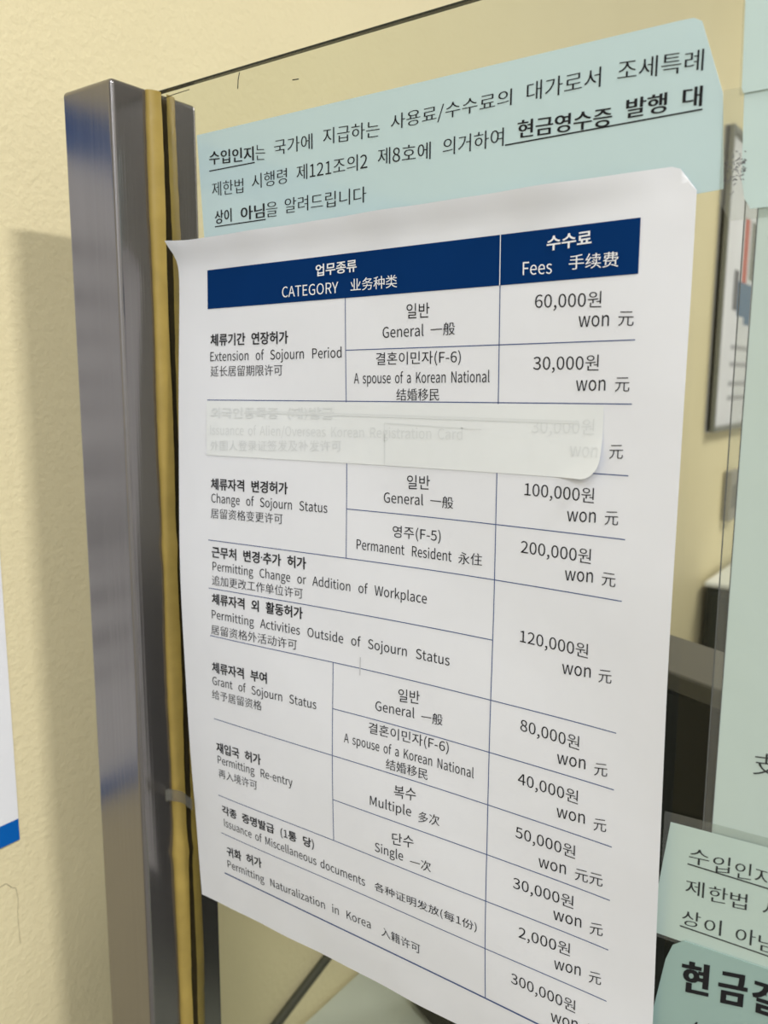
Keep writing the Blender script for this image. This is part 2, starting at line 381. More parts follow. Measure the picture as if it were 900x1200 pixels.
# outlines of the latin letters and digits of the print (advance, points, faces; 1000 = one em)
LATIN = {
    '(': (338, '239,-196 295,-171 224,-21 182,142 168,311 182,479 224,641 295,791 239,817 160,663 110,496 92,311 110,125 160,-42', '9,7,8 9,6,7 10,6,9 10,5,6 11,5,10 11,4,5 12,4,11 12,3,4 12,2,3 13,2,12 13,1,2 0,1,13'),
    ')': (338, '99,-196 178,-42 228,125 246,311 228,496 178,663 99,817 42,791 114,641 157,479 171,311 157,142 114,-21 42,-171', '7,5,6 8,5,7 8,4,5 9,4,8 9,3,4 10,3,9 11,3,10 11,2,3 12,2,11 12,1,2 13,1,12 13,0,1'),
    ',': (278, '75,-190 153,-140 203,-69 221,19 211,76 185,113 144,126 110,118 85,96 75,62 84,28 109,6 142,-2 153,-1 140,-57 106,-102 53,-136', '7,5,6 8,5,7 8,4,5 9,4,8 9,3,4 10,3,9 11,3,10 11,13,3 13,2,3 12,13,11 14,2,13 15,2,14 15,1,2 16,1,15 0,1,16'),
    '-': (347, '46,245 302,245 302,315 46,315', '0,2,3 0,1,2'),
    '/': (392, '11,-179 78,-179 377,793 311,793', '0,2,3 0,1,2'),
    '0': (554, '278,-13 398,29 477,156 505,369 477,579 398,704 278,745 157,704 78,579 50,369 78,156 157,29 278,61 205,93 156,193 138,369 156,543 205,642 278,673 351,642 400,543 418,369 400,193 351,93', '7,5,6 8,17,7 17,18,7 18,5,7 18,19,5 19,4,5 8,16,17 20,4,19 9,16,8 20,3,4 21,3,20 9,15,16 10,15,9 10,14,15 22,3,21 22,2,3 10,13,14 23,2,22 11,13,10 23,1,2 11,12,13 12,1,23 11,1,12 0,1,11'),
    '1': (554, '88,0 489,0 489,76 343,76 343,732 273,732 230,711 180,694 121,680 121,622 252,622 252,76 88,76', '6,4,5 6,10,4 10,3,4 7,10,6 8,10,7 9,10,8 11,3,10 0,11,12 0,3,11 0,2,3 0,1,2'),
    '2': (554, '44,0 504,0 504,79 302,79 263,78 222,75 182,72 333,231 433,382 470,530 443,644 369,718 256,745 172,732 101,695 40,638 93,586 137,630 188,660 245,671 320,652 365,601 380,526 344,393 233,238 44,54', '13,11,12 14,11,13 14,10,11 15,19,14 19,10,14 15,18,19 20,10,19 15,17,18 21,10,20 21,9,10 16,17,15 22,9,21 22,8,9 23,8,22 24,8,23 24,7,8 25,7,24 25,6,7 4,2,3 4,1,2 5,1,4 6,1,5 25,1,6 0,1,25'),
    '3': (554, '263,-13 382,12 466,84 498,196 477,284 422,347 344,382 344,387 412,424 457,483 474,562 446,661 370,724 260,745 182,734 115,703 56,658 105,600 150,637 200,662 257,671 323,657 366,617 381,555 362,484 298,434 178,416 178,346 312,327 384,276 406,199 387,126 334,80 257,63 183,75 123,106 76,147 29,88 86,38 162,1', '14,12,13 15,12,14 15,11,12 16,20,15 20,11,15 16,19,20 21,11,20 16,18,19 21,10,11 17,18,16 22,10,21 23,10,22 23,9,10 24,9,23 25,9,24 25,8,9 26,8,25 26,7,8 27,7,26 27,6,7 27,5,6 27,28,5 28,4,5 29,4,28 29,3,4 30,3,29 31,3,30 31,2,3 37,35,36 32,2,31 37,34,35 38,34,37 32,1,2 33,1,32 38,33,34 38,1,33 39,1,38 39,0,1'),
    '4': (554, '340,0 426,0 426,202 523,202 523,275 426,275 426,732 325,732 20,262 20,202 340,202 340,275 115,275 282,524 302,561 322,597 341,632 345,632 342,589 340,542 340,499', '8,6,7 8,16,6 16,17,6 17,5,6 8,15,16 18,5,17 8,14,15 19,5,18 8,13,14 20,5,19 8,12,13 11,5,20 8,11,12 8,5,11 8,4,5 8,3,4 9,3,8 10,3,9 0,2,10 2,3,10 0,1,2'),
    '5': (554, '262,-13 378,17 467,102 501,238 471,370 392,447 281,472 240,468 204,458 171,443 190,654 466,654 466,732 110,732 86,391 135,360 174,383 213,398 257,403 337,383 390,326 409,236 387,143 332,84 253,63 177,75 119,104 73,144 27,84 85,37 161,1', '14,10,13 10,12,13 10,11,12 14,9,10 7,5,6 8,5,7 9,5,8 9,4,5 14,18,9 18,4,9 14,17,18 19,4,18 14,16,17 15,16,14 20,4,19 20,3,4 21,3,20 21,2,3 22,2,21 28,26,27 23,2,22 28,25,26 23,1,2 24,1,23 29,25,28 29,24,25 29,1,24 30,1,29 30,0,1'),
    '6': (554, '301,-13 406,17 482,100 511,225 486,353 416,429 308,455 249,444 192,414 142,367 170,546 237,642 331,670 374,663 414,644 447,614 498,670 453,709 396,736 327,745 193,706 95,580 56,350 88,148 175,27 144,294 194,348 245,378 293,387 366,367 410,311 425,225 408,137 364,80 301,59 221,86 169,165', '20,18,19 20,17,18 20,16,17 21,11,20 11,12,20 12,16,20 13,16,12 13,14,16 14,15,16 21,10,11 22,10,21 22,9,10 7,5,6 8,5,7 8,4,5 9,28,8 28,4,8 9,27,28 29,4,28 9,26,27 22,26,9 30,4,29 30,3,4 23,25,22 25,26,22 31,3,30 23,36,25 32,3,31 32,2,3 23,35,36 24,35,23 33,2,32 33,1,2 24,34,35 34,1,33 24,1,34 0,1,24'),
    '8': (554, '280,-13 400,12 480,80 508,176 491,262 446,325 386,369 386,374 430,417 467,478 482,550 458,651 389,718 282,743 179,720 108,655 81,557 95,488 131,432 180,389 180,385 115,338 66,270 46,182 76,81 159,12 330,398 248,435 188,485 164,557 179,619 220,660 281,675 347,658 390,612 405,545 396,493 371,443 281,55 202,73 147,120 127,190 140,255 175,311 228,356 324,313 394,259 422,179 404,114 355,71', '14,12,13 15,12,14 15,32,12 32,11,12 15,31,32 33,11,32 15,30,31 34,11,33 16,30,15 34,10,11 16,29,30 35,10,34 17,29,16 17,28,29 35,9,10 36,9,35 37,9,36 18,28,17 18,27,28 37,8,9 26,8,37 18,26,27 19,26,18 26,7,8 19,7,26 20,7,19 21,44,20 44,7,20 44,6,7 44,5,6 21,43,44 45,5,44 22,43,21 45,4,5 46,4,45 22,42,43 23,42,22 46,3,4 47,3,46 23,41,42 23,40,41 24,40,23 48,3,47 48,2,3 24,39,40 49,2,48 25,39,24 49,1,2 25,38,39 38,1,49 25,1,38 25,0,1'),
    'A': (607, '4,0 97,0 168,224 436,224 505,0 603,0 355,732 252,732 191,297 227,410 252,492 276,573 300,657 304,657 328,574 352,492 378,410 413,297', '0,12,7 12,6,7 12,13,6 13,5,6 0,11,12 14,5,13 15,5,14 0,10,11 16,5,15 0,9,10 0,8,9 17,5,16 0,2,8 2,17,8 2,3,17 3,5,17 0,1,2 4,5,3'),
    'C': (637, '377,-13 464,-1 538,35 601,92 550,151 501,106 445,78 381,68 259,105 181,209 153,369 182,527 263,628 384,664 442,656 491,631 533,595 583,655 532,699 465,732 383,745 216,699 101,569 58,366 100,162 213,32', '21,19,20 21,18,19 21,17,18 22,12,21 12,13,21 13,17,21 14,17,13 15,17,14 15,16,17 22,11,12 23,11,22 23,10,11 23,9,10 24,9,23 24,8,9 25,8,24 5,3,4 6,3,5 25,7,8 6,2,3 7,2,6 25,2,7 25,1,2 0,1,25'),
    'E': (588, '101,0 533,0 533,79 193,79 193,346 471,346 471,425 193,425 193,654 522,654 522,732 101,732', '0,8,11 8,10,11 8,9,10 0,7,8 0,4,7 4,6,7 4,5,6 0,3,4 0,2,3 0,1,2'),
    'F': (551, '101,0 193,0 193,329 473,329 473,407 193,407 193,654 522,654 522,732 101,732', '0,6,9 6,8,9 6,7,8 0,5,6 0,2,5 2,4,5 2,3,4 0,1,2'),
    'G': (688, '389,-13 480,-2 557,28 614,72 614,380 374,380 374,303 529,303 529,111 494,88 448,73 398,68 264,105 181,209 153,369 183,527 268,628 397,664 462,655 513,630 554,595 604,655 554,698 484,732 394,745 220,699 102,569 58,366 101,162 217,32', '25,23,24 25,22,23 26,16,25 16,17,25 17,22,25 17,21,22 18,21,17 18,19,21 19,20,21 26,15,16 27,15,26 27,14,15 6,4,5 6,7,4 7,3,4 27,13,14 28,13,27 8,3,7 28,12,13 29,12,28 9,3,8 29,11,12 10,3,9 11,3,10 11,2,3 29,2,11 0,2,29 0,1,2'),
    'H': (727, '101,0 193,0 193,346 534,346 534,0 627,0 627,732 534,732 534,426 193,426 193,732 101,732', '0,10,11 0,9,10 8,6,7 8,5,6 0,2,9 2,8,9 2,3,8 3,5,8 0,1,2 4,5,3'),
    'I': (293, '101,0 193,0 193,732 101,732', '0,2,3 0,1,2'),
    'K': (645, '101,0 193,0 193,232 319,382 538,0 641,0 377,455 606,732 501,732 195,365 193,365 193,732 101,732', '0,11,12 0,10,11 9,7,8 9,6,7 9,3,6 3,5,6 9,2,3 4,5,3 0,9,10 0,2,9 0,1,2'),
    'M': (811, '101,0 184,0 184,406 182,475 178,551 172,621 176,621 235,455 374,74 436,74 573,455 632,621 636,621 631,551 626,475 624,406 624,0 710,0 710,732 599,732 460,341 443,290 426,239 409,188 405,188 387,239 370,290 352,341 212,732 101,732', '0,5,29 5,28,29 5,6,28 6,27,28 20,11,19 11,18,19 11,12,18 12,17,18 0,4,5 7,27,6 20,10,11 13,17,12 0,3,4 14,17,13 15,17,14 0,2,3 8,27,7 20,9,10 0,1,2 16,17,15 8,26,27 21,9,20 22,9,21 8,25,26 23,9,22 8,24,25 8,23,24 8,9,23'),
    'N': (722, '101,0 188,0 188,385 186,462 181,538 177,613 181,613 260,463 526,0 621,0 621,732 533,732 533,352 535,274 540,195 546,120 541,120 463,271 195,732 101,732', '0,5,19 5,18,19 5,6,18 6,17,18 12,10,11 12,9,10 0,4,5 7,17,6 0,3,4 8,17,7 0,2,3 0,1,2 13,9,12 14,9,13 8,16,17 15,9,14 8,15,16 8,9,15'),
    'O': (741, '371,-13 533,34 643,165 683,369 643,571 533,700 371,745 208,700 98,571 58,369 98,165 208,34 371,68 256,105 180,209 153,369 180,527 256,628 371,664 486,628 561,527 588,369 561,209 486,105', '7,5,6 8,17,7 17,18,7 18,5,7 18,19,5 19,4,5 8,16,17 20,4,19 9,16,8 20,3,4 9,15,16 21,3,20 10,15,9 10,14,15 22,3,21 22,2,3 10,13,14 23,2,22 11,13,10 23,1,2 12,1,23 11,12,13 11,1,12 11,0,1'),
    'P': (632, '101,0 193,0 193,292 314,292 455,316 549,390 583,517 549,644 453,712 310,732 101,732 193,367 193,657 298,657 405,645 470,601 491,517 471,432 408,382 302,367', '0,12,10 12,9,10 12,8,9 12,13,8 13,7,8 0,11,12 14,7,13 15,7,14 15,6,7 16,6,15 17,6,16 17,5,6 18,5,17 18,4,5 19,4,18 0,2,11 2,19,11 2,4,19 2,3,4 0,1,2'),
    'R': (634, '193,385 193,657 316,657 413,645 473,604 493,527 473,448 413,400 316,385 502,0 606,0 421,321 507,359 565,428 585,527 552,648 462,713 330,732 101,732 101,0 193,0 193,311 325,311', '19,1,18 1,17,18 1,16,17 1,2,16 2,15,16 19,0,1 3,15,2 3,14,15 4,14,3 5,14,4 6,14,5 6,13,14 7,13,6 7,12,13 8,12,7 19,21,0 21,8,0 21,12,8 21,11,12 21,22,11 22,10,11 19,20,21 9,10,22'),
    'S': (595, '304,-13 436,15 522,89 552,195 532,286 478,348 402,391 298,436 241,462 195,500 176,558 193,615 240,651 313,664 376,656 431,633 479,596 527,655 468,702 396,734 313,745 194,720 112,652 82,551 105,462 162,401 231,364 336,318 399,287 442,248 459,187 440,124 388,83 305,68 230,79 161,111 103,159 48,95 119,38 205,0', '21,19,20 21,18,19 22,18,21 22,13,18 13,17,18 22,12,13 14,17,13 15,17,14 15,16,17 23,12,22 23,11,12 23,10,11 23,9,10 24,9,23 24,8,9 24,7,8 25,7,24 25,6,7 26,6,25 26,5,6 27,5,26 27,4,5 28,4,27 29,4,28 29,3,4 30,3,29 30,2,3 31,2,30 37,35,36 32,2,31 37,34,35 38,34,37 32,1,2 33,1,32 38,33,34 38,1,33 39,1,38 39,0,1'),
    'T': (598, '253,0 346,0 346,654 567,654 567,732 31,732 31,654 253,654', '6,4,5 6,3,4 7,3,6 0,2,7 2,3,7 0,1,2'),
    'W': (877, '181,0 291,0 400,442 412,498 425,553 437,608 441,608 452,553 464,498 476,442 587,0 699,0 850,732 762,732 683,334 670,255 657,176 643,96 637,96 620,176 603,255 585,334 483,732 399,732 298,334 280,255 262,176 246,96 242,96 227,176 213,255 198,334 121,732 26,732', '0,32,33 0,31,32 24,22,23 24,5,22 5,6,22 6,21,22 14,12,13 14,11,12 24,4,5 7,21,6 24,3,4 8,21,7 24,2,3 9,21,8 24,1,2 10,21,9 0,30,31 25,1,24 10,20,21 15,11,14 10,19,20 0,29,30 26,1,25 16,11,15 10,18,19 0,28,29 27,1,26 17,11,16 0,27,28 0,1,27 10,17,18 10,11,17'),
    'Y': (530, '219,0 311,0 311,284 531,732 436,732 342,525 318,472 293,419 268,365 264,365 239,419 215,472 192,525 97,732 -1,732 219,284', '15,13,14 15,12,13 5,3,4 5,2,3 15,11,12 6,2,5 15,10,11 7,2,6 15,9,10 8,2,7 15,8,9 15,2,8 0,2,15 0,1,2'),
    'a': (562, '217,-13 282,-2 342,26 397,65 400,65 408,0 482,0 482,334 463,451 402,529 295,556 211,545 139,518 82,485 117,423 164,450 219,472 280,480 348,461 382,410 392,344 203,306 94,240 59,141 80,57 135,5 243,61 194,69 160,97 147,147 170,208 247,254 392,283 392,132 341,93 293,69', '11,9,10 12,9,11 12,8,9 13,17,12 17,8,12 14,15,13 15,16,13 16,17,13 18,8,17 19,8,18 19,7,8 20,7,19 21,7,20 21,32,7 32,6,7 22,32,21 22,31,32 33,6,32 22,30,31 23,30,22 23,29,30 23,28,29 24,28,23 34,4,33 4,6,33 24,27,28 35,4,34 24,26,27 26,3,35 3,4,35 26,2,3 5,6,4 24,2,26 25,2,24 25,1,2 0,1,25'),
    'c': (509, '306,-13 369,-5 429,19 481,55 442,117 404,90 361,70 314,63 226,89 167,161 146,271 168,380 228,453 317,479 356,474 392,457 425,433 471,492 428,524 377,547 313,556 183,523 88,425 52,271 86,117 176,21', '21,19,20 21,18,19 21,17,18 22,13,21 13,17,21 13,14,17 14,15,17 15,16,17 22,12,13 22,11,12 23,11,22 23,10,11 24,10,23 24,9,10 24,8,9 25,8,24 5,3,4 6,3,5 25,7,8 7,3,6 25,3,7 25,2,3 0,2,25 0,1,2'),
    'd': (619, '277,-13 339,-2 395,25 442,64 445,64 453,0 527,0 527,795 436,795 436,586 441,493 394,527 345,549 288,556 172,521 86,423 53,271 81,117 158,20 297,64 216,89 165,160 147,272 168,381 224,453 304,479 348,474 391,456 436,423 436,138 391,96 345,72', '9,7,8 9,6,7 10,6,9 14,12,13 14,11,12 14,10,11 15,25,14 25,10,14 25,26,10 26,27,10 27,28,10 28,6,10 15,24,25 15,23,24 16,23,15 29,6,28 16,22,23 16,21,22 17,21,16 17,20,21 30,4,29 4,6,29 18,20,17 31,4,30 18,19,20 19,4,31 18,3,19 3,4,19 18,2,3 5,6,4 18,1,2 0,1,18'),
    'e': (553, '312,-13 380,-6 439,14 489,42 458,103 416,80 371,65 322,60 231,83 168,149 142,250 507,250 509,265 511,282 511,302 486,437 413,525 295,556 177,522 87,423 52,271 87,118 180,21 141,315 169,406 225,464 297,483 369,464 415,407 432,315', '18,16,17 18,15,16 19,25,18 25,26,18 26,15,18 27,15,26 28,15,27 19,24,25 28,14,15 20,24,19 29,14,28 20,23,24 20,29,23 20,14,29 20,13,14 20,12,13 21,10,20 10,12,20 10,11,12 21,9,10 21,8,9 22,8,21 5,3,4 22,7,8 6,3,5 7,3,6 22,3,7 22,2,3 0,2,22 0,1,2'),
    'f': (325, '33,469 107,469 107,0 198,0 198,469 313,469 313,542 198,542 198,628 206,687 232,723 275,735 295,734 315,729 336,720 356,791 329,800 298,806 265,808 176,786 124,725 107,629 107,542 33,537', '19,17,18 19,16,17 19,15,16 19,14,15 20,11,19 11,12,19 12,13,19 13,14,19 20,10,11 21,10,20 21,9,10 21,8,9 22,8,21 22,7,8 23,7,22 23,6,7 23,5,6 0,5,23 1,5,0 2,4,1 4,5,1 2,3,4'),
    'g': (563, '275,-250 421,-223 515,-155 549,-62 528,11 465,53 361,67 254,67 197,75 167,95 159,126 163,152 176,173 194,191 219,181 247,174 274,172 375,195 446,260 473,361 467,405 451,443 429,473 539,473 539,542 351,542 329,550 303,555 274,556 173,533 99,466 71,363 81,302 107,253 142,217 142,213 113,188 91,154 82,112 88,74 106,44 131,23 131,18 88,-17 60,-59 51,-105 80,-184 158,-233 274,234 216,250 175,294 159,363 175,431 216,474 274,489 333,474 374,431 390,363 374,294 332,250 288,-187 203,-175 150,-142 131,-92 136,-61 154,-29 186,0 210,-5 234,-7 256,-8 350,-8 410,-15 447,-36 460,-77 438,-130 379,-171', '29,27,28 29,26,27 29,25,26 29,24,25 29,23,24 30,54,29 54,23,29 30,53,54 55,23,54 30,52,53 56,22,55 22,23,55 56,21,22 31,52,30 56,20,21 31,51,52 57,20,56 57,19,20 32,51,31 32,50,51 58,19,57 58,18,19 33,50,32 59,18,58 33,49,50 59,17,18 34,49,33 48,17,59 34,48,49 34,17,48 35,17,34 36,13,35 13,17,35 13,16,17 36,12,13 14,16,13 37,12,36 15,16,14 37,11,12 38,11,37 38,10,11 38,9,10 39,9,38 39,8,9 39,7,8 40,7,39 40,6,7 40,5,6 40,4,5 41,4,40 42,4,41 43,66,42 66,4,42 66,70,4 70,71,4 71,3,4 43,65,66 67,70,66 68,70,67 69,70,68 72,3,71 44,65,43 44,64,65 73,3,72 45,64,44 45,63,64 73,2,3 74,2,73 45,62,63 46,62,45 75,2,74 46,61,62 75,1,2 60,1,75 46,60,61 47,60,46 47,1,60 47,0,1'),
    'h': (606, '92,0 184,0 184,394 234,440 280,467 332,476 390,462 424,414 435,332 435,0 525,0 525,344 508,460 453,532 360,556 291,544 232,511 180,466 184,577 184,795 92,795', '0,19,20 0,18,19 0,17,18 15,13,14 16,13,15 16,12,13 17,5,16 5,12,16 17,4,5 6,12,5 17,3,4 0,2,17 2,3,17 7,12,6 7,11,12 8,11,7 0,1,2 8,10,11 9,10,8'),
    'i': (275, '138,654 170,662 191,683 199,715 191,746 170,767 138,774 106,767 85,746 78,715 85,683 106,662 92,0 184,0 184,542 92,542', '12,14,15 12,13,14 7,5,6 8,5,7 8,4,5 9,4,8 9,3,4 10,3,9 10,2,3 11,2,10 11,1,2 0,1,11'),
    'j': (275, '138,654 169,662 191,683 199,715 191,746 169,767 138,774 106,767 85,746 77,715 85,683 106,662 35,-242 122,-220 169,-158 184,-62 184,542 93,542 93,-62 88,-119 67,-156 26,-169 7,-167 -11,-164 -26,-159 -44,-228 -22,-235 5,-240', '18,16,17 18,15,16 19,15,18 19,14,15 20,14,19 21,14,20 21,13,14 25,23,24 25,22,23 25,21,22 25,13,21 25,12,13 26,12,25 27,12,26 7,5,6 8,5,7 8,4,5 9,4,8 9,3,4 10,3,9 10,2,3 11,2,10 11,1,2 0,1,11'),
    'k': (551, '92,0 182,0 182,143 284,262 443,0 541,0 337,324 517,542 416,542 186,257 182,257 182,795 92,795', '0,11,12 0,10,11 9,7,8 9,6,7 9,3,6 3,5,6 9,2,3 4,5,3 0,9,10 0,2,9 0,1,2'),
    'l': (284, '188,-13 210,-12 227,-9 241,-5 228,65 220,64 214,63 209,63 196,67 187,79 184,102 184,795 92,795 92,108 102,42 133,1', '13,11,12 13,10,11 14,10,13 14,9,10 14,8,9 14,7,8 5,3,4 6,3,5 7,3,6 14,3,7 15,3,14 0,3,15 0,2,3 0,1,2'),
    'm': (925, '92,0 184,0 184,394 232,440 277,467 320,476 376,462 410,414 421,332 421,0 511,0 511,394 560,440 606,467 648,476 705,462 738,414 749,332 749,0 840,0 840,344 822,460 768,532 676,556 613,543 554,507 496,453 467,508 418,544 347,556 285,544 228,511 178,464 176,464 167,542 92,542', '30,28,29 24,22,23 31,28,30 31,27,28 25,22,24 0,34,35 0,33,34 25,21,22 32,27,31 32,5,27 5,26,27 26,14,25 14,21,25 32,4,5 6,26,5 26,13,14 15,21,14 32,3,4 26,12,13 0,32,33 0,2,32 2,3,32 7,26,6 16,21,15 16,20,21 7,12,26 7,11,12 8,11,7 17,20,16 0,1,2 8,10,11 17,19,20 9,10,8 18,19,17'),
    'n': (609, '92,0 184,0 184,394 234,440 280,467 332,476 390,462 424,414 435,332 435,0 525,0 525,344 508,460 453,532 360,556 291,544 231,511 178,464 176,464 167,542 92,542', '15,13,14 16,13,15 0,19,20 0,18,19 16,12,13 17,5,16 5,12,16 17,4,5 6,12,5 17,3,4 0,17,18 0,2,17 2,3,17 7,12,6 7,11,12 8,11,7 0,1,2 8,10,11 9,10,8'),
    'o': (605, '303,-13 427,21 518,117 553,271 518,425 427,523 303,556 179,523 87,425 52,271 87,117 179,21 303,63 220,89 166,161 146,271 166,380 220,453 303,479 385,453 440,380 461,271 440,161 385,89', '7,5,6 8,5,7 8,18,5 18,4,5 8,17,18 19,4,18 20,4,19 8,16,17 20,3,4 9,16,8 9,15,16 21,3,20 10,15,9 10,14,15 22,3,21 22,2,3 10,13,14 23,2,22 11,13,10 23,1,2 12,1,23 11,12,13 11,1,12 0,1,11'),
    'p': (619, '92,-229 184,-229 184,-45 181,50 231,15 281,-6 331,-13 447,22 533,121 566,280 542,426 469,522 351,556 289,546 230,518 178,479 176,479 167,542 92,542 316,64 276,69 231,87 184,120 184,406 234,446 282,471 328,479 411,454 457,384 472,279 451,164 396,90', '13,11,12 14,11,13 0,17,18 0,16,17 14,10,11 15,26,14 26,10,14 0,15,16 0,23,15 23,24,15 24,25,15 25,26,15 27,10,26 28,10,27 28,9,10 0,22,23 29,9,28 29,8,9 30,8,29 31,8,30 31,7,8 0,3,22 3,21,22 19,7,31 3,20,21 3,19,20 3,7,19 0,2,3 4,7,3 4,6,7 5,6,4 0,1,2'),
    'r': (388, '92,0 184,0 184,349 225,422 272,462 320,475 340,474 356,471 373,466 390,544 372,552 354,555 332,556 274,542 221,503 178,444 176,444 167,542 92,542', '13,11,12 13,10,11 13,9,10 13,8,9 14,7,13 7,8,13 0,17,18 0,16,17 15,5,14 5,6,14 6,7,14 15,4,5 15,3,4 0,15,16 0,2,15 2,3,15 0,1,2'),
    's': (468, '234,-13 342,9 408,67 431,148 405,230 344,279 266,313 208,336 166,365 149,407 160,446 193,475 250,485 295,479 335,462 373,438 417,494 370,526 313,548 249,556 147,536 84,481 62,403 86,327 145,278 220,246 279,222 325,189 344,143 332,100 296,70 237,58 177,66 124,89 76,123 32,62 90,23 159,-3', '20,18,19 20,17,18 21,17,20 21,16,17 21,12,16 12,13,16 13,14,16 14,15,16 21,11,12 22,11,21 22,10,11 22,9,10 22,8,9 23,8,22 23,7,8 23,6,7 24,6,23 24,5,6 24,4,5 25,4,24 26,4,25 26,3,4 27,3,26 28,3,27 28,2,3 29,2,28 35,33,34 30,2,29 35,32,33 31,2,30 31,1,2 35,31,32 36,31,35 36,1,31 37,1,36 37,0,1'),
    't': (377, '262,-13 296,-10 330,-3 363,7 345,76 325,68 304,63 283,61 233,73 207,109 199,165 199,469 347,469 347,542 199,542 199,695 123,695 113,542 27,537 27,469 108,469 108,168 122,73 171,10', '17,15,16 17,14,15 18,14,17 18,13,14 18,12,13 19,12,18 20,12,19 21,11,20 11,12,20 21,10,11 22,10,21 22,9,10 22,8,9 5,3,4 22,7,8 23,7,22 6,3,5 7,3,6 23,3,7 0,3,23 0,2,3 0,1,2'),
    'u': (606, '251,-13 319,-1 377,33 430,85 433,85 440,0 515,0 515,542 425,542 425,158 376,106 329,76 278,66 219,81 186,128 176,210 176,542 84,542 84,199 102,82 156,11', '18,16,17 18,15,16 9,7,8 9,6,7 18,14,15 19,14,18 10,4,9 4,6,9 19,13,14 11,3,10 3,4,10 11,2,3 5,6,4 20,13,19 20,12,13 12,2,11 20,2,12 20,1,2 0,1,20'),
    'v': (520, '209,0 316,0 507,542 418,542 315,234 298,180 281,127 265,74 260,74 243,127 227,180 210,234 108,542 13,542', '0,12,13 0,11,12 4,2,3 4,1,2 0,10,11 5,1,4 0,9,10 6,1,5 0,8,9 7,1,6 0,7,8 0,1,7'),
    'w': (801, '178,0 284,0 361,291 374,342 386,395 398,449 403,449 415,395 427,344 440,293 517,0 628,0 775,542 687,542 608,229 597,178 586,128 575,78 570,78 558,128 545,178 532,229 448,542 359,542 274,229 261,178 249,128 238,78 233,78 222,128 212,178 201,229 120,542 27,542', '0,32,33 0,31,32 24,22,23 24,5,22 5,6,22 6,21,22 14,12,13 14,11,12 24,4,5 7,21,6 8,21,7 24,3,4 9,21,8 24,2,3 10,21,9 24,1,2 0,30,31 25,1,24 10,20,21 15,11,14 26,1,25 16,11,15 0,29,30 10,19,20 27,1,26 17,11,16 0,28,29 10,18,19 0,27,28 0,1,27 10,17,18 10,11,17'),
    'x': (497, '15,0 111,0 184,127 202,160 220,192 239,224 244,224 264,192 284,160 303,127 383,0 482,0 304,274 469,542 374,542 307,424 290,393 274,363 259,333 254,333 236,363 218,393 201,424 128,542 29,542 194,283', '25,23,24 25,22,23 15,13,14 15,12,13 25,21,22 16,12,15 25,20,21 17,12,16 25,19,20 18,12,17 25,18,19 25,12,18 0,5,25 5,12,25 5,6,12 6,11,12 0,4,5 7,11,6 8,11,7 0,3,4 0,2,3 9,11,8 0,1,2 10,11,9'),
    'y': (520, '101,-234 193,-209 258,-142 304,-46 507,542 419,542 321,242 306,191 291,139 277,88 272,88 253,140 235,192 218,242 108,542 13,542 231,-1 219,-42 191,-102 150,-143 97,-159 82,-157 67,-154 55,-150 37,-223 56,-229 77,-232', '16,14,15 16,13,14 6,4,5 6,3,4 16,12,13 7,3,6 16,11,12 8,3,7 16,10,11 9,3,8 16,9,10 16,3,9 17,3,16 18,3,17 18,2,3 19,2,18 19,1,2 20,1,19 24,22,23 24,21,22 24,20,21 24,1,20 24,0,1 25,0,24 26,0,25'),
    'z': (475, '35,0 446,0 446,74 150,74 437,493 437,542 66,542 66,469 321,469 35,49', '7,5,6 7,4,5 7,8,4 8,3,4 9,3,8 9,2,3 9,1,2 0,1,9'),
}

# ------------------------------------------------------------------ print: glyph outlines laid onto a sheet
_cache = {}
HANGUL_ADV, HANJA_ADV = 0.92, 1.0
def curve_glyphs(body, offset):
    """outlines of a run of korean or chinese characters"""
    c = bpy.data.curves.new('print', 'FONT')
    c.body = body
    c.offset = offset
    c.resolution_u = 3
    o = bpy.data.objects.new('print', c)
    C.objects.link(o)
    bpy.context.view_layer.update()
    dg = bpy.context.evaluated_depsgraph_get()
    me = bpy.data.meshes.new_from_object(o.evaluated_get(dg))
    vs_ = np.array([v.co[:2] for v in me.vertices])
    fs = [list(p.vertices) for p in me.polygons]
    bpy.data.objects.remove(o)
    bpy.data.curves.remove(c)
    bpy.data.meshes.remove(me)
    return vs_, fs

def one(ch, offset):
    """(advance, points, faces) of one character"""
    key = (ch, offset)
    if key not in _cache:
        if ch in LATIN:
            adv, pts, fcs = LATIN[ch]
            _cache[key] = (adv / 1000, np.array([[int(k) for k in p.split(',')] for p in pts.split()]) / 1000, [[int(k) for k in f.split(',')] for f in fcs.split()])
        else:
            vs_, fs = curve_glyphs(ch, offset)
            hangul = 0xAC00 <= ord(ch) <= 0xD7A3
            _cache[key] = (HANGUL_ADV if hangul else HANJA_ADV, vs_, fs)
    return _cache[key]

def glyphs(body, offset=0.0, space=1.0):
    x, vs_, fs, n, thin = 0.0, [], [], 0, set()
    for ch in body:
        if ch == ' ':
            x += 0.24 * space
            continue
        if ch == '\u00b7':
            vs_.append(np.array([(x + 0.05 + a, 0.36 + b) for a, b in ((0, 0), (0.11, 0), (0.11, 0.11), (0, 0.11))]))
            fs.append([n, n + 1, n + 2, n + 3]); n += 4; x += 0.22
            continue
        adv, v, f = one(ch, offset)
        if ch in LATIN:
            thin.update(range(n, n + len(v)))
        vs_.append(v + [x, 0])
        fs += [[i + n for i in q] for q in f]
        n += len(v)
        x += adv
    return np.concatenate(vs_), fs, thin

CAP = float(np.ptp(glyphs('H')[0][:, 1]))
XH = float(np.ptp(glyphs('x')[0][:, 1]))
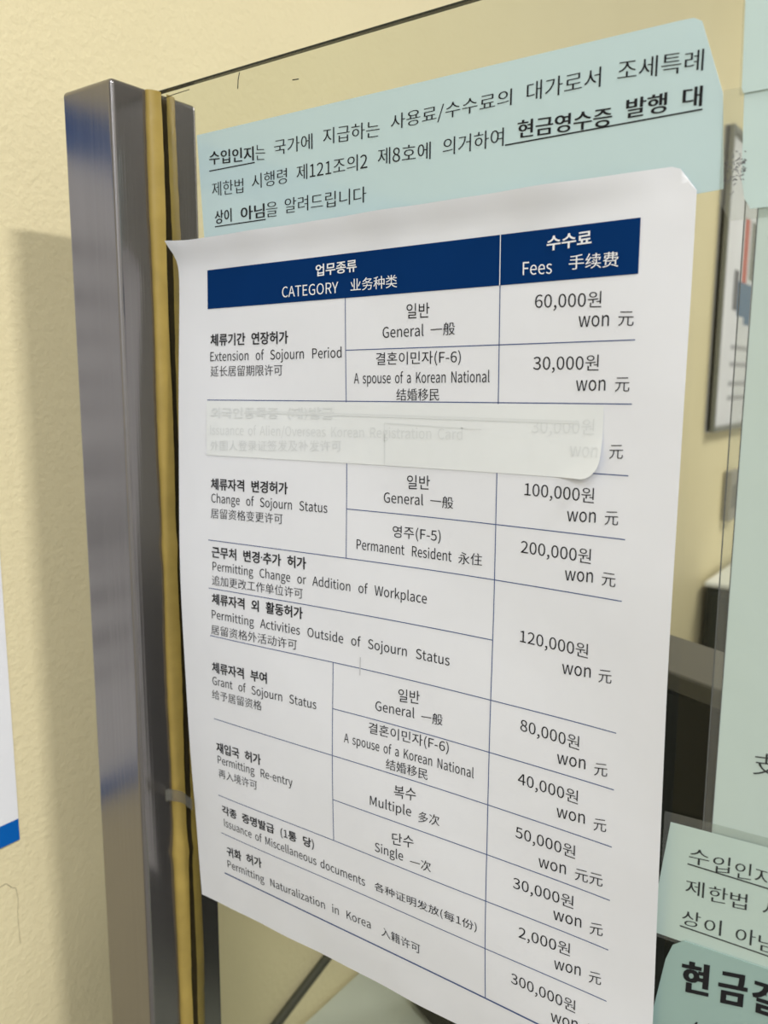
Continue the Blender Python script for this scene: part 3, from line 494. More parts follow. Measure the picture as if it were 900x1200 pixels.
# style: (pen offset, sideways doubling, fit by 'box' | 'cap' | 'x', word space)
STYLES = {
    'kb': (0.016, 0.012, 'box', 2.4), 'kbw': (0.014, 0.010, 'box', 1.4), 'k': (0.0, 0.0, 'box', 1.3),
    'e': (0.0, 0.0, 'cap', 2.8), 'e2': (0.0, 0.0, 'cap', 1.7), 'ehw': (0.010, 0.0, 'cap', 1.2), 'n': (-0.004, 0.0, 'cap', 1.2), 'w': (-0.004, 0.0, 'x', 1.2),
    'c': (-0.010, 0.010, 'box', 1), 'c2': (-0.008, 0.010, 'box', 1), 'c3': (-0.010, 0.010, 'box', 1), 'cw': (-0.002, 0.010, 'box', 1),
    's': (-0.012, 0.014, 'box', 1.2), 'sb': (0.002, 0.022, 'box', 1.2), 'big': (0.022, 0.028, 'box', 1.2),
}
def lay(body, style, u0, u1, v0, v1, h):
    """glyph mesh in sheet coordinates (m) fitted to the run from (u0, v0) to (u1, v1) of ink height h; input in mm"""
    off, dbl, fit, sp = STYLES[style]
    g, fs, thin = glyphs(body, off, sp)
    fs = [list(f) for f in fs]
    n = len(g)
    if dbl:                                       # the light serif faces double only their korean and chinese strokes
        f2 = [f for f in fs if style[0] == 'k' or f[0] not in thin]
        g = np.concatenate([g + [-dbl, 0], g + [dbl, 0]])
        fs = fs + [[i + n for i in f] for f in f2]
    x0, x1 = g[:, 0].min(), g[:, 0].max()
    if fit == 'box':
        y0, sc = g[:, 1].min(), h / np.ptp(g[:, 1])
    elif fit == 'cap':
        y0, sc = 0.0, h / CAP
    else:
        y0, sc = 0.0, h / XH
    t = (g[:, 0] - x0) / (x1 - x0)
    u = u0 + t * (u1 - u0)
    v = v0 + t * (v1 - v0) + (g[:, 1] - y0) * sc
    lift = np.zeros(len(u))
    if dbl:
        lift[n:] = 0.06
    return np.stack([u, v, lift], 1) / 1000, fs

def strip_uv(p, q, w, n=1):
    """a ruled line from p to q of width w in sheet coordinates"""
    p, q = np.array(p, float), np.array(q, float)
    d = (q - p) / np.linalg.norm(q - p)
    nr = np.array([-d[1], d[0]]) * w / 2
    vs_, fs = [], []
    for i in range(n + 1):
        m = p + (q - p) * i / n
        vs_ += [m + nr, m - nr]
    for i in range(n):
        fs.append([2 * i + 1, 2 * i + 3, 2 * i + 2, 2 * i])
    vs_ = np.array(vs_)
    return np.concatenate([vs_, np.zeros((len(vs_), 1))], 1), fs

def join(parts):
    vs_, fs, k = [], [], 0
    for v, f in parts:
        vs_.append(v)
        fs += [[i + k for i in g] for g in f]
        k += len(v)
    return np.concatenate(vs_), fs

def printed(name, parts, place, mat, parent, label=None):
    v, f = join(parts)
    pts = []
    for a, b, lift in v:
        p = place(a, b)
        pts.append((p[0], p[1] - lift, p[2]))
    o = mesh(name, pts, f, mat, parent)
    if label:
        o['label'] = label
    return o

# ------------------------------------------------------------------ what is printed on the sheets (mm on the sheet)
MAIN_PRINT = [
    ('H1', '업무종류', 'kbw', -288.6, -261.9, 54.9, 55.4, 6.02),
    ('H1', 'CATEGORY', 'ehw', -312.1, -273.7, 45.9, 45.8, 5.48),
    ('H1', '业务种类', 'cw', -265.9, -237.3, 46.0, 46.0, 6.08),
    ('H2', '수수료', 'kbw', -159.3, -139.1, 55.5, 56.1, 6.02),
    ('H2', 'Fees', 'ehw', -170.4, -156.6, 46.5, 46.1, 5.48),
    ('H2', '手续费', 'cw', -148.9, -127.3, 46.9, 46.4, 6.08),
    ('C1', '체류기간 연장허가', 'kb', -367.8, -308.4, 22.0, 21.5, 6.84),
    ('C1', 'Extension of Sojourn Period', 'e', -367.8, -272.1, 13.4, 13.4, 5.17),
    ('C1', '延长居留期限许可', 'c', -367.5, -312.8, 4.7, 4.7, 5.93),
    ('T1', '일반', 'k', -232.1, -218.9, 31.0, 30.9, 6.96),
    ('T1', 'General', 'e', -246.4, -222.2, 22.4, 22.5, 5.17),
    ('T1', '一般', 'c2', -218.3, -204.8, 22.2, 22.4, 5.82),
    ('F1', '60,000원', 'n', -164.4, -134.0, 32.3, 31.2, 6.07),
    ('F1', 'won', 'w', -143.9, -130.4, 23.2, 23.0, 4.43),
    ('F1', '元', 'c3', -126.4, -119.9, 22.9, 22.6, 5.69),
    ('T2', '결혼이민자(F-6)', 'k', -250.5, -201.5, 8.4, 8.4, 6.96),
    ('T2', 'A spouse of a Korean National', 'e', -264.3, -186.2, 0.2, 0.4, 5.17),
    ('T2', '结婚移民', 'c2', -238.2, -213.3, -8.3, -8.1, 5.82),
    ('F2', '30,000원', 'n', -164.6, -134.1, 5.8, 5.4, 6.07),
    ('F2', 'won', 'w', -144.1, -130.8, -3.5, -3.3, 4.43),
    ('F2', '元', 'c3', -126.6, -120.4, -3.7, -3.7, 5.69),
    ('C3', '외국인등록증 (재)발급', 'kb', -367.1, -277.4, -19.9, -18.8, 6.84),
    ('C3', 'Issuance of Alien/Overseas Korean Registration Card', 'e', -367.4, -200.1, -28.7, -26.2, 5.17),
    ('C3', '外国人登录证签发及补发许可', 'c', -367.4, -272.7, -38.1, -34.8, 5.93),
    ('F3', '30,000원', 'n', -164.6, -134.9, -21.8, -21.3, 6.07),
    ('F3', 'won', 'w', -145.7, -132.5, -31.4, -31.3, 4.43),
    ('F3', '元', 'c3', -127.8, -121.8, -31.6, -31.3, 5.69),
    ('C4', '체류자격 변경허가', 'kb', -367.5, -309.1, -61.1, -60.0, 6.84),
    ('C4', 'Change of Sojourn Status', 'e', -367.2, -282.0, -68.5, -68.0, 5.17),
    ('C4', '居留资格变更许可', 'c', -367.7, -312.8, -77.9, -76.8, 5.93),
    ('T4', '일반', 'k', -231.9, -218.4, -51.8, -51.3, 6.96),
    ('T4', 'General', 'e', -246.1, -222.3, -59.7, -59.3, 5.17),
    ('T4', '一般', 'c2', -218.1, -205.0, -59.5, -59.7, 5.82),
    ('F4', '100,000원', 'n', -167.1, -133.7, -50.0, -50.5, 6.07),
    ('F4', 'won', 'w', -145.9, -132.5, -59.8, -59.1, 4.43),
    ('F4', '元', 'c3', -128.4, -122.4, -59.6, -59.2, 5.69),
    ('T5', '영주(F-5)', 'k', -240.5, -212.0, -77.9, -77.5, 6.96),
    ('T5', 'Permanent Resident', 'e', -262.8, -205.6, -85.5, -85.5, 5.17),
    ('T5', '永住', 'c2', -201.7, -188.5, -86.1, -85.4, 5.82),
    ('F5', '200,000원', 'n', -168.1, -133.8, -76.5, -76.8, 6.07),
    ('F5', 'won', 'w', -145.8, -132.5, -86.1, -85.2, 4.43),
    ('F5', '元', 'c3', -128.4, -122.2, -85.7, -85.7, 5.69),
    ('C6', '근무처 변경·추가 허가', 'kb', -367.2, -296.4, -101.5, -100.5, 6.84),
    ('C6', 'Permitting Change or Addition of Workplace', 'e', -366.6, -219.3, -109.1, -108.5, 5.17),
    ('C6', '追加更改工作单位许可', 'c', -367.2, -298.8, -118.0, -117.3, 5.93),
    ('C7', '체류자격 외 활동허가', 'kb', -367.6, -298.9, -129.9, -128.9, 6.84),
    ('C7', 'Permitting Activities Outside of Sojourn Status', 'e', -367.9, -205.1, -138.6, -137.5, 5.17),
    ('C7', '居留资格外活动许可', 'c', -368.8, -302.9, -148.5, -147.1, 5.93),
    ('F6', '120,000원', 'n', -167.2, -133.4, -118.3, -118.9, 6.07),
    ('F6', 'won', 'w', -145.6, -131.8, -128.8, -127.7, 4.43),
    ('F6', '元', 'c3', -128.1, -122.1, -128.8, -128.1, 5.69),
    ('C8', '체류자격 부여', 'kb', -369.6, -325.0, -172.9, -171.1, 6.84),
    ('C8', 'Grant of Sojourn Status', 'e', -369.7, -289.2, -180.6, -178.6, 5.17),
    ('C8', '给予居留资格', 'c', -370.6, -329.6, -189.8, -188.4, 5.93),
    ('T8', '일반', 'k', -235.4, -222.3, -162.6, -161.1, 6.96),
    ('T8', 'General', 'e', -249.8, -225.3, -170.6, -169.2, 5.17),
    ('T8', '一般', 'c2', -221.1, -208.3, -170.2, -169.0, 5.82),
    ('F8', '80,000원', 'n', -165.4, -135.9, -160.6, -161.9, 6.07),
    ('F8', 'won', 'w', -146.4, -132.6, -171.4, -170.3, 4.43),
    ('F8', '元', 'c3', -128.4, -122.3, -171.8, -170.7, 5.69),
    ('T9', '결혼이민자(F-6)', 'k', -253.9, -204.4, -184.8, -183.3, 6.96),
    ('T9', 'A spouse of a Korean National', 'e', -270.1, -189.8, -193.0, -191.4, 5.17),
    ('T9', '结婚移民', 'c2', -242.4, -216.5, -200.9, -200.1, 5.82),
    ('F9', '40,000원', 'n', -165.8, -135.5, -187.0, -187.5, 6.07),
    ('F9', 'won', 'w', -145.7, -131.9, -197.2, -196.1, 4.43),
    ('F9', '元', 'c3', -127.7, -121.8, -197.7, -196.6, 5.69),
    ('C10', '재입국 허가', 'kb', -369.2, -331.8, -224.4, -223.0, 6.84),
    ('C10', 'Permitting Re-entry', 'e', -368.5, -307.5, -231.5, -229.5, 5.17),
    ('C10', '再入境许可', 'c', -368.3, -335.6, -240.8, -239.8, 5.93),
    ('T10', '복수', 'k', -236.9, -223.3, -215.4, -213.3, 6.96),
    ('T10', 'Multiple', 'e', -252.4, -225.9, -223.9, -222.5, 5.17),
    ('T10', '多次', 'c2', -221.5, -208.8, -224.0, -222.4, 5.82),
    ('F10', '50,000원', 'n', -166.4, -136.0, -214.3, -214.3, 6.07),
    ('F10', 'won', 'w', -154.1, -140.3, -225.2, -224.0, 4.43),
    ('F10', '元元', 'c3', -135.8, -122.6, -224.9, -223.4, 5.69),
    ('T11', '단수', 'k', -237.8, -224.2, -242.0, -239.5, 6.96),
    ('T11', 'Single', 'e', -249.2, -230.7, -249.7, -248.9, 5.17),
    ('T11', '一次', 'c2', -226.3, -213.4, -250.5, -249.2, 5.82),
    ('F11', '30,000원', 'n', -167.1, -136.2, -240.8, -239.5, 6.07),
    ('F11', 'won', 'w', -146.0, -132.1, -249.0, -247.7, 4.43),
    ('F11', '元', 'c3', -128.0, -121.8, -249.0, -247.6, 5.69),
    ('C12', '각종 증명발급 (1통 당)', 'kb', -367.6, -292.7, -266.0, -264.4, 6.84),
    ('C12', 'Issuance of Miscellaneous documents', 'e', -366.5, -256.5, -273.4, -273.4, 5.17),
    ('C12', '各种证明发放(每1份)', 'c2', -249.9, -186.2, -273.8, -272.6, 5.82),
    ('F12', '2,000원', 'n', -163.5, -137.2, -265.5, -264.1, 6.07),
    ('F12', 'won', 'w', -144.9, -131.7, -274.2, -272.1, 4.43),
    ('F12', '元', 'c3', -127.7, -121.8, -273.5, -272.4, 5.69),
    ('C13', '귀화 허가', 'kb', -366.3, -335.5, -294.1, -291.4, 6.84),
    ('C13', 'Permitting Naturalization in Korea', 'e', -366.5, -253.5, -302.2, -298.4, 5.17),
    ('C13', '入籍许可', 'c2', -246.2, -220.7, -299.5, -299.8, 5.82),
    ('F13', '300,000원', 'n', -167.1, -133.7, -291.7, -292.0, 6.07),
    ('F13', 'won', 'w', -145.8, -132.2, -302.5, -300.4, 4.43),
    ('F13', '元', 'c3', -127.9, -121.7, -300.5, -299.1, 5.69),
]
BLUE_PRINT = [
    ('', '수입인지', 'sb', -367.8, -333.1, 116.5, 114.2, 7.23),
    ('', '는', 's', -331.8, -324.7, 114.2, 113.4, 7.53),
    ('', '국가에', 's', -318.3, -291.7, 114.6, 114.0, 7.53),
    ('', '지급하는', 's', -284.7, -249.5, 115.0, 113.4, 7.53),
    ('', '사용료/수수료의', 's', -242.9, -179.2, 114.5, 114.6, 7.53),
    ('', '대가로서', 's', -172.2, -139.5, 115.5, 115.5, 7.53),
    ('', '조세특례', 's', -132.7, -99.5, 116.2, 113.8, 7.53),
    ('', '제한법', 's', -366.2, -341.5, 99.5, 98.7, 7.53),
    ('', '시행령', 's', -335.0, -309.4, 99.6, 99.7, 7.53),
    ('', '제121조의2', 's', -302.7, -256.5, 100.0, 99.7, 7.53),
    ('', '제8호에', 's', -250.5, -220.2, 100.6, 99.2, 7.53),
    ('', '의거하여', 's', -213.7, -182.6, 99.6, 99.4, 7.53),
    ('', '현금영수증', 'sb', -176.1, -134.0, 101.3, 99.8, 7.23),
    ('', '발행', 'sb', -128.5, -112.3, 101.5, 101.3, 7.23),
    ('', '대', 'sb', -106.5, -99.1, 101.8, 101.2, 7.23),
    ('', '상이', 'sb', -364.5, -351.0, 84.3, 84.5, 7.23),
    ('', '아님', 'sb', -344.0, -325.8, 84.2, 84.2, 7.23),
    ('', '을', 's', -324.8, -316.4, 84.1, 83.9, 7.53),
    ('', '알려드립니다', 's', -311.3, -257.3, 84.6, 84.3, 7.53),
]
LOW_PRINT = [
    ('', '수', 's', -84.5, -76.3, -202.5, -201.5, 7.01),
    ('', '입', 's', -74.8, -68.1, -202.9, -201.1, 7.01),
    ('', '인', 's', -66.1, -59.8, -202.2, -200.9, 7.01),
    ('', '지', 's', -58.5, -52.1, -201.6, -201.3, 7.01),
    ('', '제', 's', -85.0, -77.4, -217.1, -216.0, 7.01),
    ('', '한', 's', -75.6, -68.0, -216.5, -215.0, 7.01),
    ('', '법', 's', -67.1, -60.5, -215.8, -214.6, 7.01),
    ('', '시', 's', -54.6, -48.9, -214.5, -214.4, 7.01),
    ('', '상', 's', -85.6, -77.9, -231.9, -230.2, 7.01),
    ('', '이', 's', -76.4, -69.5, -231.9, -230.2, 7.01),
    ('', '아', 's', -63.9, -56.2, -230.9, -229.0, 7.01),
    ('', '님', 's', -55.1, -48.7, -230.1, -229.5, 7.01),
]
CARD_PRINT = [
    ('', '현', 'kb', -84.1, -72.4, -262.4, -259.7, 14.88),
    ('', '금', 'kb', -68.9, -57.4, -260.4, -257.6, 14.88),
    ('', '결', 'kb', -55.7, -45.7, -257.9, -256.8, 14.88),
    ('', '(카', 'kb', -78.4, -63.0, -288.5, -285.2, 14.88),
]
SIDE_PRINT = [
    ('', '支', 'c', -62.5, -53.4, -156.0, -154.7, 9.27),
]

# ------------------------------------------------------------------ the setting
XW = -0.535         # the cream wall behind the post
S = XW / -0.459
wy = lambda y: -0.34 + (y + 0.34) * S
def structure(o):
    o['kind'] = 'structure'
    return o
FZ, CZ = -ZC, 1.25
structure(box('wall_back', (XW - 0.1, -2.7, FZ), (XW, 3.3, CZ), M_WALL))
structure(box('wall_right', (XW, 3.2, FZ), (3.0, 3.3, CZ), M_WHITEWALL))
structure(box('wall_left', (XW, -2.7, FZ), (3.0, -2.6, CZ), M_WHITEWALL))
structure(box('wall_front', (3.0, -2.7, FZ), (3.1, 3.3, CZ), M_WHITEWALL))
structure(box('floor', (XW - 0.1, -2.7, FZ - 0.1), (3.1, 3.3, FZ), M_FLOOR))
structure(box('ceiling', (XW - 0.1, -2.7, CZ), (3.1, 3.3, CZ + 0.1), M_CEIL))
# hairline crack in the plaster under the poster
cr = [(-0.105, -0.308), (-0.0985, -0.3075), (-0.0945, -0.3125), (-0.0925, -0.3135), (-0.0915, -0.321), (-0.0925, -0.333), (-0.092, -0.352)]
tube('plaster_crack', [(XW + 0.0001, wy(y), z * S) for y, z in cr], lambda t: 0.00028 * (1 - 0.7 * t), M_CRACK, bpy.data.objects['wall_back'], 6)

# ------------------------------------------------------------------ service counter, post, glass
DZ = -0.684
cnt = thing('service_counter', 'pale grey-green counter top under the glass along the cream wall', 'counter', (0.1, 0.25, DZ - 0.03))
box('worktop', (XW + 0.005, -0.08, DZ - 0.03), (1.6, 0.78, DZ), M_DESK, cnt, 0.002)
box('front_panel', (XW + 0.001, -0.06, FZ), (1.55, -0.04, DZ - 0.03), plain('brown_panel', (0.16, 0.11, 0.06, 1), 0.5, var=0.15), cnt)
box('side_panel', (1.53, -0.04, FZ), (1.55, 0.74, DZ - 0.03), M_DESK, cnt)

post = thing('steel_post', 'brushed stainless steel square post in front of the cream wall, holding the glass edge', 'post', (-0.4356, 0, DZ))
box('shaft', (-0.4586, -0.0312, DZ), (-0.4122, 0.0312, 0.1634), M_STEEL, post, 0.0030, 5)
box('base_plate', (-0.476, -0.045, DZ), (-0.395, 0.045, DZ + 0.004), M_STEEL, post, 0.001)

GX0, GX1, GT = -0.4118, 0.75, 0.004
gl = thing('glass_partition', 'clear glass screen standing on the counter beside the steel post', 'glass screen', (0.1, 0.003, DZ))
box('pane', (GX0, 0, DZ), (GX1, GT, 0.1627), M_GLASS, gl)
box('polished_top_edge', (GX0, 0.0003, 0.1625), (GX1, GT - 0.0006, 0.1636), M_EDGE, gl, 0.0003, 1)
for k, (pts_, r_) in enumerate((([(-0.405, 0.1585), (-0.3955, 0.1590), (-0.3835, 0.1592)], 0.00022), ([(-0.3434, 0.1605), (-0.3446, 0.1570), (-0.3450, 0.1525)], 0.00025), ([(-0.3055, 0.1495), (-0.3015, 0.1492)], 0.00028))):
    tube('dark_mark', [(a, -0.0001, b) for a, b in pts_], r_, M_EDGE, gl, 5)  # thin dark marks near the top of the pane
def bead(name, y0, y1, seed):
    rnd = random.Random(seed)
    n, vs_, fs = 120, [], []
    prof = 7
    for i in range(n + 1):
        z = DZ + 0.004 + (0.1622 - DZ - 0.004) * i / n
        w = 1 + 0.10 * math.sin(z * 41 + seed) + rnd.uniform(-0.04, 0.04)
        w += 0.45 * math.exp(-((z + 0.1075) / 0.0035) ** 2) + 0.3 * math.exp(-((z + 0.315) / 0.006) ** 2)
        for k in range(prof + 1):
            th = math.pi / 2 * k / prof
            bulge = 1 + 0.12 * math.sin(2 * th)
            vs_.append((-0.4123 + 0.0048 * w * math.sin(th) * bulge, y0 + (y1 - y0) * (0.5 + 0.5 * w) * math.cos(th) * bulge if k < prof else y0, z))
    m = prof + 1
    for i in range(n):
        for k in range(prof):
            fs.append([i * m + k, i * m + k + 1, (i + 1) * m + k + 1, (i + 1) * m + k])
    return mesh(name, vs_, fs, M_SEAL, gl, True)
bead('sealant_bead', -0.0001, -0.0080, 3)
bead('sealant_bead', GT + 0.0001, GT + 0.0088, 5)
# dark joint where the pane meets the post
box('joint_seal', (-0.4121, 0.0004, DZ + 0.004), (-0.4112, GT - 0.0004, 0.1615), M_EDGE, gl)

# ------------------------------------------------------------------ the fee notice (A3 sheet, bowed and curling)
PHI = 0.013848092
HA = [0.004792, -0.002689, -0.002315, 0.001639, -0.000259, -0.001473, -0.000275, 0.00201, -0.000354, 0.00023, 0.002202, 0.000932, -0.002015, -0.002372, 0.001784, 0.000785, 2.4e-05, -0.000656, -0.000338, 0.000406]
def legendre(n, x):
    return (1, x, (3 * x * x - 1) / 2, (5 * x ** 3 - 3 * x) / 2, (35 * x ** 4 - 30 * x * x + 3) / 8)[n]
def bow(x, z):
    a, b = (x + 0.25) / 0.15, (z + 0.14) / 0.21
    s = 0
    for i in range(4):
        for j in range(5):
            s += HA[i * 5 + j] * legendre(i, a) * legendre(j, b)
    return s
UA, UB, VB, VT = -0.3940, -0.0978, -0.3322, 0.0822
def on_notice(u, v, lift=0.0):
    """point of the notice at sheet coordinates (u, v), lifted off its face by lift"""
    x, z = u * math.cos(PHI) - v * math.sin(PHI), u * math.sin(PHI) + v * math.cos(PHI)
    a, b = x, z
    for _ in range(5):
        h = bow(a, b)
        a, b = x * 0.34 / (0.34 - h), z * 0.34 / (0.34 - h)
    # top edge lies flat and ripples, top left corner curls out, bottom edge flicks
    dl, dt, db = u - UA, VT - v, v - VB
    h += 0.0080 * math.exp(-(max(dl, 0) / 0.008) ** 1.3 - (max(dt, 0) / 0.008) ** 1.3)
    h += 0.0036 * math.exp(-(dt / 0.0075) ** 2) / (1 + math.exp((u + 0.135) / 0.012))
    h += 0.0007 * math.exp(-(dt / 0.012) ** 2) * (math.sin(u * 70) + 0.6 * math.sin(u * 151 + 1))
    h += 0.0004 * math.exp(-(db / 0.012) ** 2) * (math.sin(u * 60 + 2) + 0.5 * math.sin(u * 133))
    h += 0.00035 * math.sin(u * 42 + v * 21) * math.sin(v * 33 + 0.7)
    return (x, -max(h, 0.0012) - lift, z)

fee = thing('fee_notice', 'large white fee table sheet with navy header taped to the glass', 'notice', (-0.25, -0.004, VB))
def fee_sheet(s, t):
    u, v = UA + (UB - UA) * s, VB + (VT - VB) * t
    a = UB - u
    if a < 0.0075:                               # clipped, folded top right corner
        v = min(v, VT - 0.010 * (1 - a / 0.0075))
    return on_notice(u, v)
sh = sheet('paper', fee_sheet, 90, 120, M_PAPER, fee)
def navy_grid(u0, u1, v0, v1, n=90, m=18):
    vs_ = np.array([(u0 + (u1 - u0) * i / n, v0 + (v1 - v0) * k / m, 0.0) for k in range(m + 1) for i in range(n + 1)])
    fs = [[k * (n + 1) + i, k * (n + 1) + i + 1, (k + 1) * (n + 1) + i + 1, (k + 1) * (n + 1) + i] for k in range(m) for i in range(n)]
    return vs_, fs
cL, cM, cN, cF, cR = -0.3700, -0.2695, -0.2780, -0.1816, -0.1190
rows = {0: 0.0647, 1: 0.0430, 2: 0.0170, 3: -0.0088, 4: -0.0382, 5: -0.0649, 6: -0.0912, 7: -0.1203, 8: -0.1497, 9: -0.1758, 10: -0.2027, 11: -0.2286, 12: -0.2533, 13: -0.2792, 14: -0.3075}
I1, I2, I3 = 0.00020, 0.00050, 0.00014
hdr = printed('header_band', [navy_grid(cL, cR, rows[1], rows[0])], lambda u, v: on_notice(u, v, I1), M_NAVY, fee, 'navy blue printed header band')
lines = []
LW = 0.00045
def hl(r, a, b, w=LW):
    lines.append(strip_uv((a, rows[r]), (b, rows[r]), w, 40))
def vl(c, a, b, w=LW):
    lines.append(strip_uv((c, rows[a]), (c, rows[b]), w, 40))
for r in (2, 5):
    hl(r, cM, cR)
for r in (3, 4, 6, 8, 10, 12, 13):
    hl(r, cL, cR)
hl(7, cL, cF)
for r in (9, 11):
    hl(r, cN, cR)
hl(14, cL, cR, 0.0009)
vl(cM, 1, 6); vl(cN, 8, 12); vl(cF, 1, 14)
printed('table_rules', lines, lambda u, v: on_notice(u, v, I3), M_RULE, fee, 'thin blue-grey ruled table lines')
printed('header_divider', [strip_uv((cF, rows[1]), (cF, rows[0]), 0.0004, 8)], lambda u, v: on_notice(u, v, I2), M_WHITEINK, hdr)

CELLS = {}
for cell, body, st, u0, u1, v0, v1, h in MAIN_PRINT:
    if st == 'n':
        h = 5.45
    if st == 'e' and ('spouse' in body or 'Issuance' in body):
        st = 'e2'
    if cell in ('C3', 'F3') and body != '元':
        cell = 'S' + cell[0]
    CELLS.setdefault(cell, []).append(lay(body, st, u0, u1, v0, v1, h))
KINDS = {'C': 'category_entry', 'T': 'type_entry', 'F': 'fee_entry'}
for cell, parts in CELLS.items():
    if cell[0] == 'S':
        continue
    if cell[0] == 'H':
        printed('header_lettering', parts, lambda u, v: on_notice(u, v, I2), M_WHITEINK, hdr, 'white header lettering')
    else:
        printed(KINDS[cell[0]], parts, lambda u, v: on_notice(u, v, I1), M_INK, fee)
# faint rubbed pencil mark beside the workplace row
printed('smudge', [strip_uv((-0.2599, -0.1435), (-0.2601, -0.1535), 0.0007, 4)], lambda u, v: on_notice(u, v, I1), M_SMUDGE, fee)

# paper strip pasted over one row, its lower right corner peeling
SU0, SU1, SV0, SV1 = -0.3705, -0.1310, -0.0408, -0.0094
def strip_lift(u, v):
    return 0.00028 + 0.0055 * max(0.0, 1 - (SU1 - u + v - SV0) / 0.022) ** 1.6
def strip_fn(s, t):
    u, v = SU0 + (SU1 - SU0) * s, SV0 + (SV1 - SV0) * t
    du, dv = SU1 - u, v - SV0
    r = 0.009                                    # rounded peeling corner
    if du < r and dv < r and (r - du) ** 2 + (r - dv) ** 2 > r * r:
        k = r / math.hypot(r - du, r - dv)
        u, v = SU1 - r + (r - du) * k, SV0 + r - (r - dv) * k
        du, dv = SU1 - u, v - SV0
    return on_notice(u, v, strip_lift(u, v))
st_ = sheet('cover_strip', strip_fn, 90, 24, M_STRIP, fee, 0.00006)
st_['label'] = 'translucent white strip pasted over one row of the table, corner peeling'
printed('strip_fold_shade', [strip_uv((-0.340, -0.0152), (-0.142, -0.0168), 0.0014, 30), strip_uv((-0.2455, -0.0195), (-0.190, -0.0212), 0.0005, 10), strip_uv((-0.2455, -0.0195), (-0.2455, -0.0405), 0.0004, 6)],
        lambda u, v: on_notice(u, v, strip_lift(u, v) + 0.00012), M_FAINT, st_)  # folds are flat grey lines, their shade put into the colour

for cell in ('SC', 'SF'):
    printed('faint_entry', CELLS[cell], lambda u, v: on_notice(u, v, strip_lift(u, v) + 0.00012), M_FAINT, st_, 'faint print showing through the strip')

# bit of tape from the notice's left edge across the sealant to the post
def tape_fn(s, t):
    z = -0.2755 + 0.0078 * t
    path = [(-0.3890, -0.0098), (-0.3950, -0.0088), (-0.4010, -0.0072), (-0.4058, -0.0082), (-0.4088, -0.0094), (-0.4112, -0.0106), (-0.4116, -0.0128)]
    k = s * (len(path) - 1)
    i = min(int(k), len(path) - 2)
    f = k - i
    x, y = path[i][0] * (1 - f) + path[i + 1][0] * f, path[i][1] * (1 - f) + path[i + 1][1] * f
    return (x, y - 0.0006, z + 0.001 * math.sin(t * 9) * s)
tp = sheet('tape_tab', tape_fn, 18, 4, M_TAPE, fee, 0.0001)
tp['label'] = 'small strip of cloudy adhesive tape'

# ------------------------------------------------------------------ aqua notice behind it
aq = thing('aqua_notice', 'wide pale aqua sheet with three lines of black text, behind the white fee sheet', 'notice', (-0.235, -0.0008, 0.0))
poly_sheet('paper', [(-0.3775, 0.1338), (-0.1095, 0.1332), (-0.1040, 0.1330), (-0.1010, 0.1312), (-0.0918, 0.1045), (-0.0893, 0.0703), (-0.1100, 0.0690), (-0.1300, 0.0200), (-0.3690, 0.0200), (-0.3735, 0.0750)], -0.0008, M_AQUA, aq)
flat = lambda y: (lambda u, v: (u, y, v))
bp_ = [lay(b, s, u0, u1, v0, v1, h) for _, b, s, u0, u1, v0, v1, h in BLUE_PRINT]
printed('notice_lettering', bp_, flat(-0.00092), M_INK, aq)
for p_, q_ in (((-0.3680, 0.1133), (-0.3325, 0.1131)), ((-0.1819, 0.0995), (-0.0988, 0.1000)), ((-0.3646, 0.0830), (-0.3252, 0.0831))):
    printed('underline', [strip_uv(p_, q_, 0.0006)], flat(-0.00092), M_INK, aq)

# ------------------------------------------------------------------ laminated green sheets on the right
GRP = 'green laminated sheets on the glass'
tall = thing('laminated_sheet', 'tall plain pale green laminated sheet at the right edge with one black character', 'notice', (0.03, -0.0009, -0.20), GRP)
poly_sheet('film', [(-0.0812, 0.0700), (0.1300, 0.0700), (0.1300, -0.2100), (-0.0800, -0.2100)], -0.0007, M_LAM, tall, 0.0002)
poly_sheet('paper', [(-0.0764, 0.0655), (0.1240, 0.0655), (0.1240, -0.2050), (-0.0764, -0.2050)], -0.0009, M_GREEN, tall, 0.0001)
printed('lettering', [lay(b, 's', u0, u1, v0, v1, h) for _, b, s, u0, u1, v0, v1, h in SIDE_PRINT], flat(-0.00100), M_INKB, tall)
tag(printed('edge_line', [strip_uv((-0.0811, 0.0700), (-0.0799, -0.2100), 0.0005)], flat(-0.00075), M_DARKLINE, tall), 'dark cut edge of the clear film')
tag(printed('edge_line', [strip_uv((-0.0765, 0.0655), (-0.0765, -0.2050), 0.0004)], flat(-0.00100), M_DARKLINE, tall), 'painted shadow line along the sheet edge inside the film')  # shadow beside the paper's left edge, painted as a thin dark strip
mid = thing('laminated_sheet', 'pale green laminated sheet at the right edge between the corner sheet and the tall sheet', 'notice', (0.03, -0.0013, 0.06), GRP)
poly_sheet('film', [(-0.0915, 0.1052), (0.1300, 0.1052), (0.1300, 0.0585), (-0.0860, 0.0585), (-0.0905, 0.0655)], -0.0011, M_LAM, mid, 0.0002)
poly_sheet('paper', [(-0.0842, 0.1048), (0.1250, 0.1048), (0.1250, 0.0622), (-0.0790, 0.0620), (-0.0815, 0.0660), (-0.0830, 0.0735)], -0.0013, M_AQGREEN, mid, 0.0001)
rr = random.Random(11)
for k in range(1):
    dots = []
    for q in range(70):
        a, b = rr.gauss(-0.0855, 0.0020), rr.gauss(0.0765, 0.0035)
        a, b = min(max(a, -0.0902), -0.0825), min(max(b, 0.0675), 0.0850)
        dots.append(strip_uv((a, b), (a + rr.uniform(0.0003, 0.0012), b + rr.uniform(-0.0008, 0.0008)), 0.0003))
    tag(printed('scuffed_patch', dots, flat(-0.00145), M_GREYINK, mid), kind='stuff')
